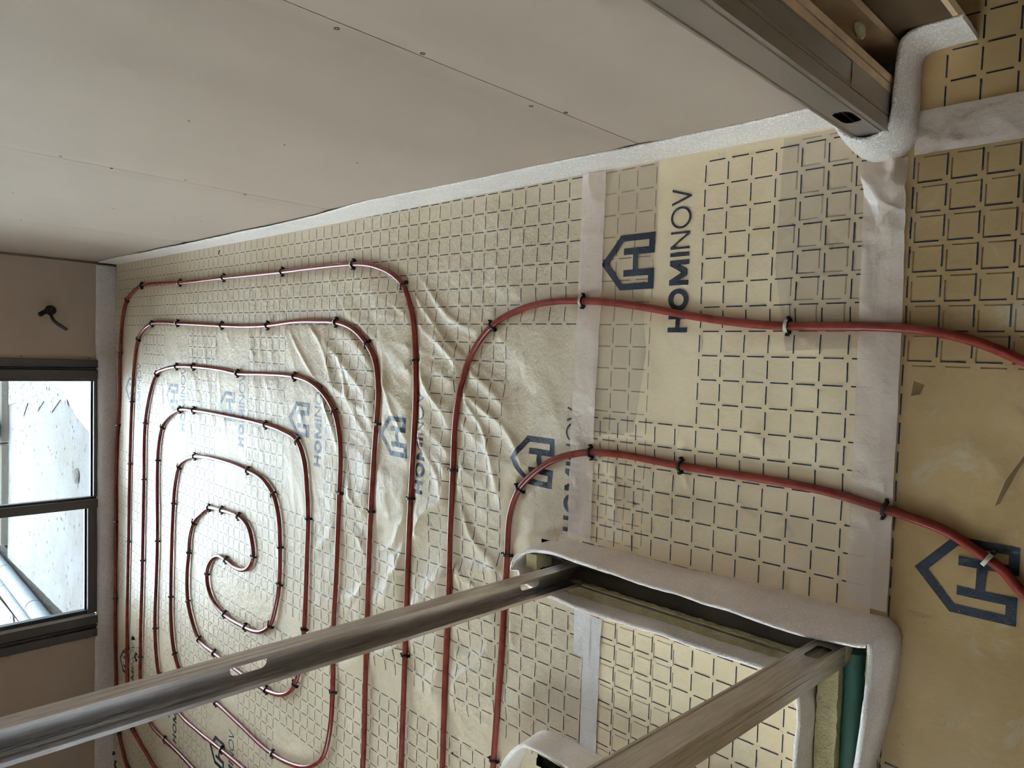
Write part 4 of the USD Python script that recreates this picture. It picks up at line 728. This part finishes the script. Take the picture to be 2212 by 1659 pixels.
for key, cl in CLIPS.items():
    order = []
    for x, y, cr in cl:
        d, i = _tree.query((x, y)); order.append((i, x, y, cr))
    order.sort(key=lambda q: q[0])
    if key in ('R1', 'R2'): order.sort(key=lambda q: q[2])
    for k, (i, x, y, cr) in enumerate(order):
        p = ROUTE[i]; a, b = ROUTE[max(i - 2, 0)], ROUTE[min(i + 2, len(ROUTE) - 1)]
        rz = math.degrees(math.atan2(b[1] - a[1], b[0] - a[0]))
        if key in ('R1', 'R2'): lab = f"{'cream-topped black' if cr else 'plain black'} clip, {ORD[k]} along the {RUN[key]} of red pipe, counted from the camera"
        else: lab = f"{'cream-topped black' if cr else 'plain black'} clip, {ORD[k]} along the {RUN[key]} of the red spiral"
        if cr not in protos:
            o = make_clip(cr, lab); protos[cr] = o
            UsdGeom.Xformable(o).AddTranslateOp().Set(Gf.Vec3d(float(p[0]), float(p[1]), float(zz[i]))); UsdGeom.Xformable(o).AddRotateZOp().Set(rz)
        else:
            x_ = UsdGeom.Xform.Define(stage, path_in(None, 'pipe_clip')); o = x_.GetPrim()
            o.GetReferences().AddInternalReference(protos[cr].GetPath()); o.SetInstanceable(True)
            x_.ClearXformOpOrder(); x_.AddTranslateOp().Set(Gf.Vec3d(float(p[0]), float(p[1]), float(zz[i]))); x_.AddRotateZOp().Set(rz)
            data(o, label=lab, category='clip', group='pipe clips')
# loose clips lying on the film
for x, y, rz, l in [(-2.043, 4.145, 20, 'loose black clip lying on the film between two pipes near the window'), (-2.130, 4.095, 95, 'loose black clip touching the printed word near the window'),
                    (-2.80, 4.43, 30, 'loose black clip by the far wall, upper of the two at the picture corner'), (-2.855, 4.40, 100, 'loose black clip by the far wall, lower of the two at the picture corner'), (-0.034, 3.150, 60, 'tiny loose black clip near the right wall foam')]:
    sc = 1.0 if x < -1 else 0.5
    m = join([arch(0.0084, 0.0114, 0.0042), foot(1), foot(-1)])
    if rz > 90: m.apply_scale(1.25)
    m.apply_transform(trimesh.transformations.rotation_matrix(math.pi / 2, (0, 1, 0))); m.apply_scale(sc)
    m.apply_transform(trimesh.transformations.rotation_matrix(math.radians(rz), (0, 0, 1))); m.apply_translation((x, y, float(H(np.array([x]), np.array([y]))[0]) + 0.0045 * sc))
    tagged(obj('loose_clip', m, M['clip'], None, 30), l, 'clip', 'loose clips on the film')

# ------------------------------------------------------------------ cable outlet in the far wall
co = thing('cable_outlet', 'round hole in the window wall with two black conduits sticking out', 'cable outlet')
hole = trimesh.creation.cylinder(radius=0.027, height=0.004, sections=40); hole.apply_transform(trimesh.transformations.rotation_matrix(math.pi / 2, (1, 0, 0))); hole.apply_translation((0.282, PO - 0.0005, 0.320))
obj('hole', far(hole), M['screw'], co, 30)  # solid black disc on the wall face, painted dark as the hollow
def ftube(pts, r, sides=14):
    c = spline(pts, 0.004); m = tube(c, r, sides); return far(m)
obj('conduit', ftube([(0.276, 0.008, 0.322), (0.284, -0.020, 0.336), (0.299, -0.038, 0.362), (0.313, -0.045, 0.382)], 0.0125), M['conduit'], co, 40)
obj('conduit', ftube([(0.300, 0.008, 0.318), (0.316, -0.022, 0.322), (0.338, -0.038, 0.316), (0.362, -0.040, 0.290), (0.376, -0.040, 0.268), (0.386, -0.040, 0.254)], 0.0085), M['conduit'], co, 40)
obj('wire', ftube([(0.352, -0.042, 0.292), (0.349, -0.048, 0.270), (0.366, -0.05, 0.250), (0.385, -0.046, 0.246), (0.388, -0.044, 0.252)], 0.0012, 6), M['wire'], co, 40)
obj('conduit_end', ftube([(0.3128, -0.0448, 0.3815), (0.3150, -0.0458, 0.3845)], 0.0100), M['pvc'], co, 30, label='pale cut end of the thicker conduit')

# ------------------------------------------------------------------ crumbs and dust on the near film
cr = []
def crumb(x, y, r): 
    m = trimesh.creation.icosphere(subdivisions=0); m.vertices *= np.array([1, RNG.uniform(0.6, 1.4), 0.7]) * r; m.apply_translation((x, y, float(H(np.array([x]), np.array([y]))[0]) + 0.0015 + r * 0.5)); return m
for _ in range(230):
    if RNG.random() < 0.55: x, y = -0.865 - abs(RNG.normal(0, 0.012)) + 0.02, 0.355 + RNG.normal(0, 0.02)
    elif RNG.random() < 0.6: x, y = RNG.normal(-0.79, 0.05), RNG.normal(0.35, 0.03)
    else: x, y = RNG.uniform(-1.15, -0.88), 0.370 - abs(RNG.normal(0, 0.006))
    if y < 0.372: cr.append(crumb(x, y, RNG.uniform(0.0004, 0.0011)))
tagged(obj('crumbs', join(cr), M['pu'], None, False), 'tiny pale foam crumbs scattered round the near foam corner', 'crumbs', None, 'stuff')
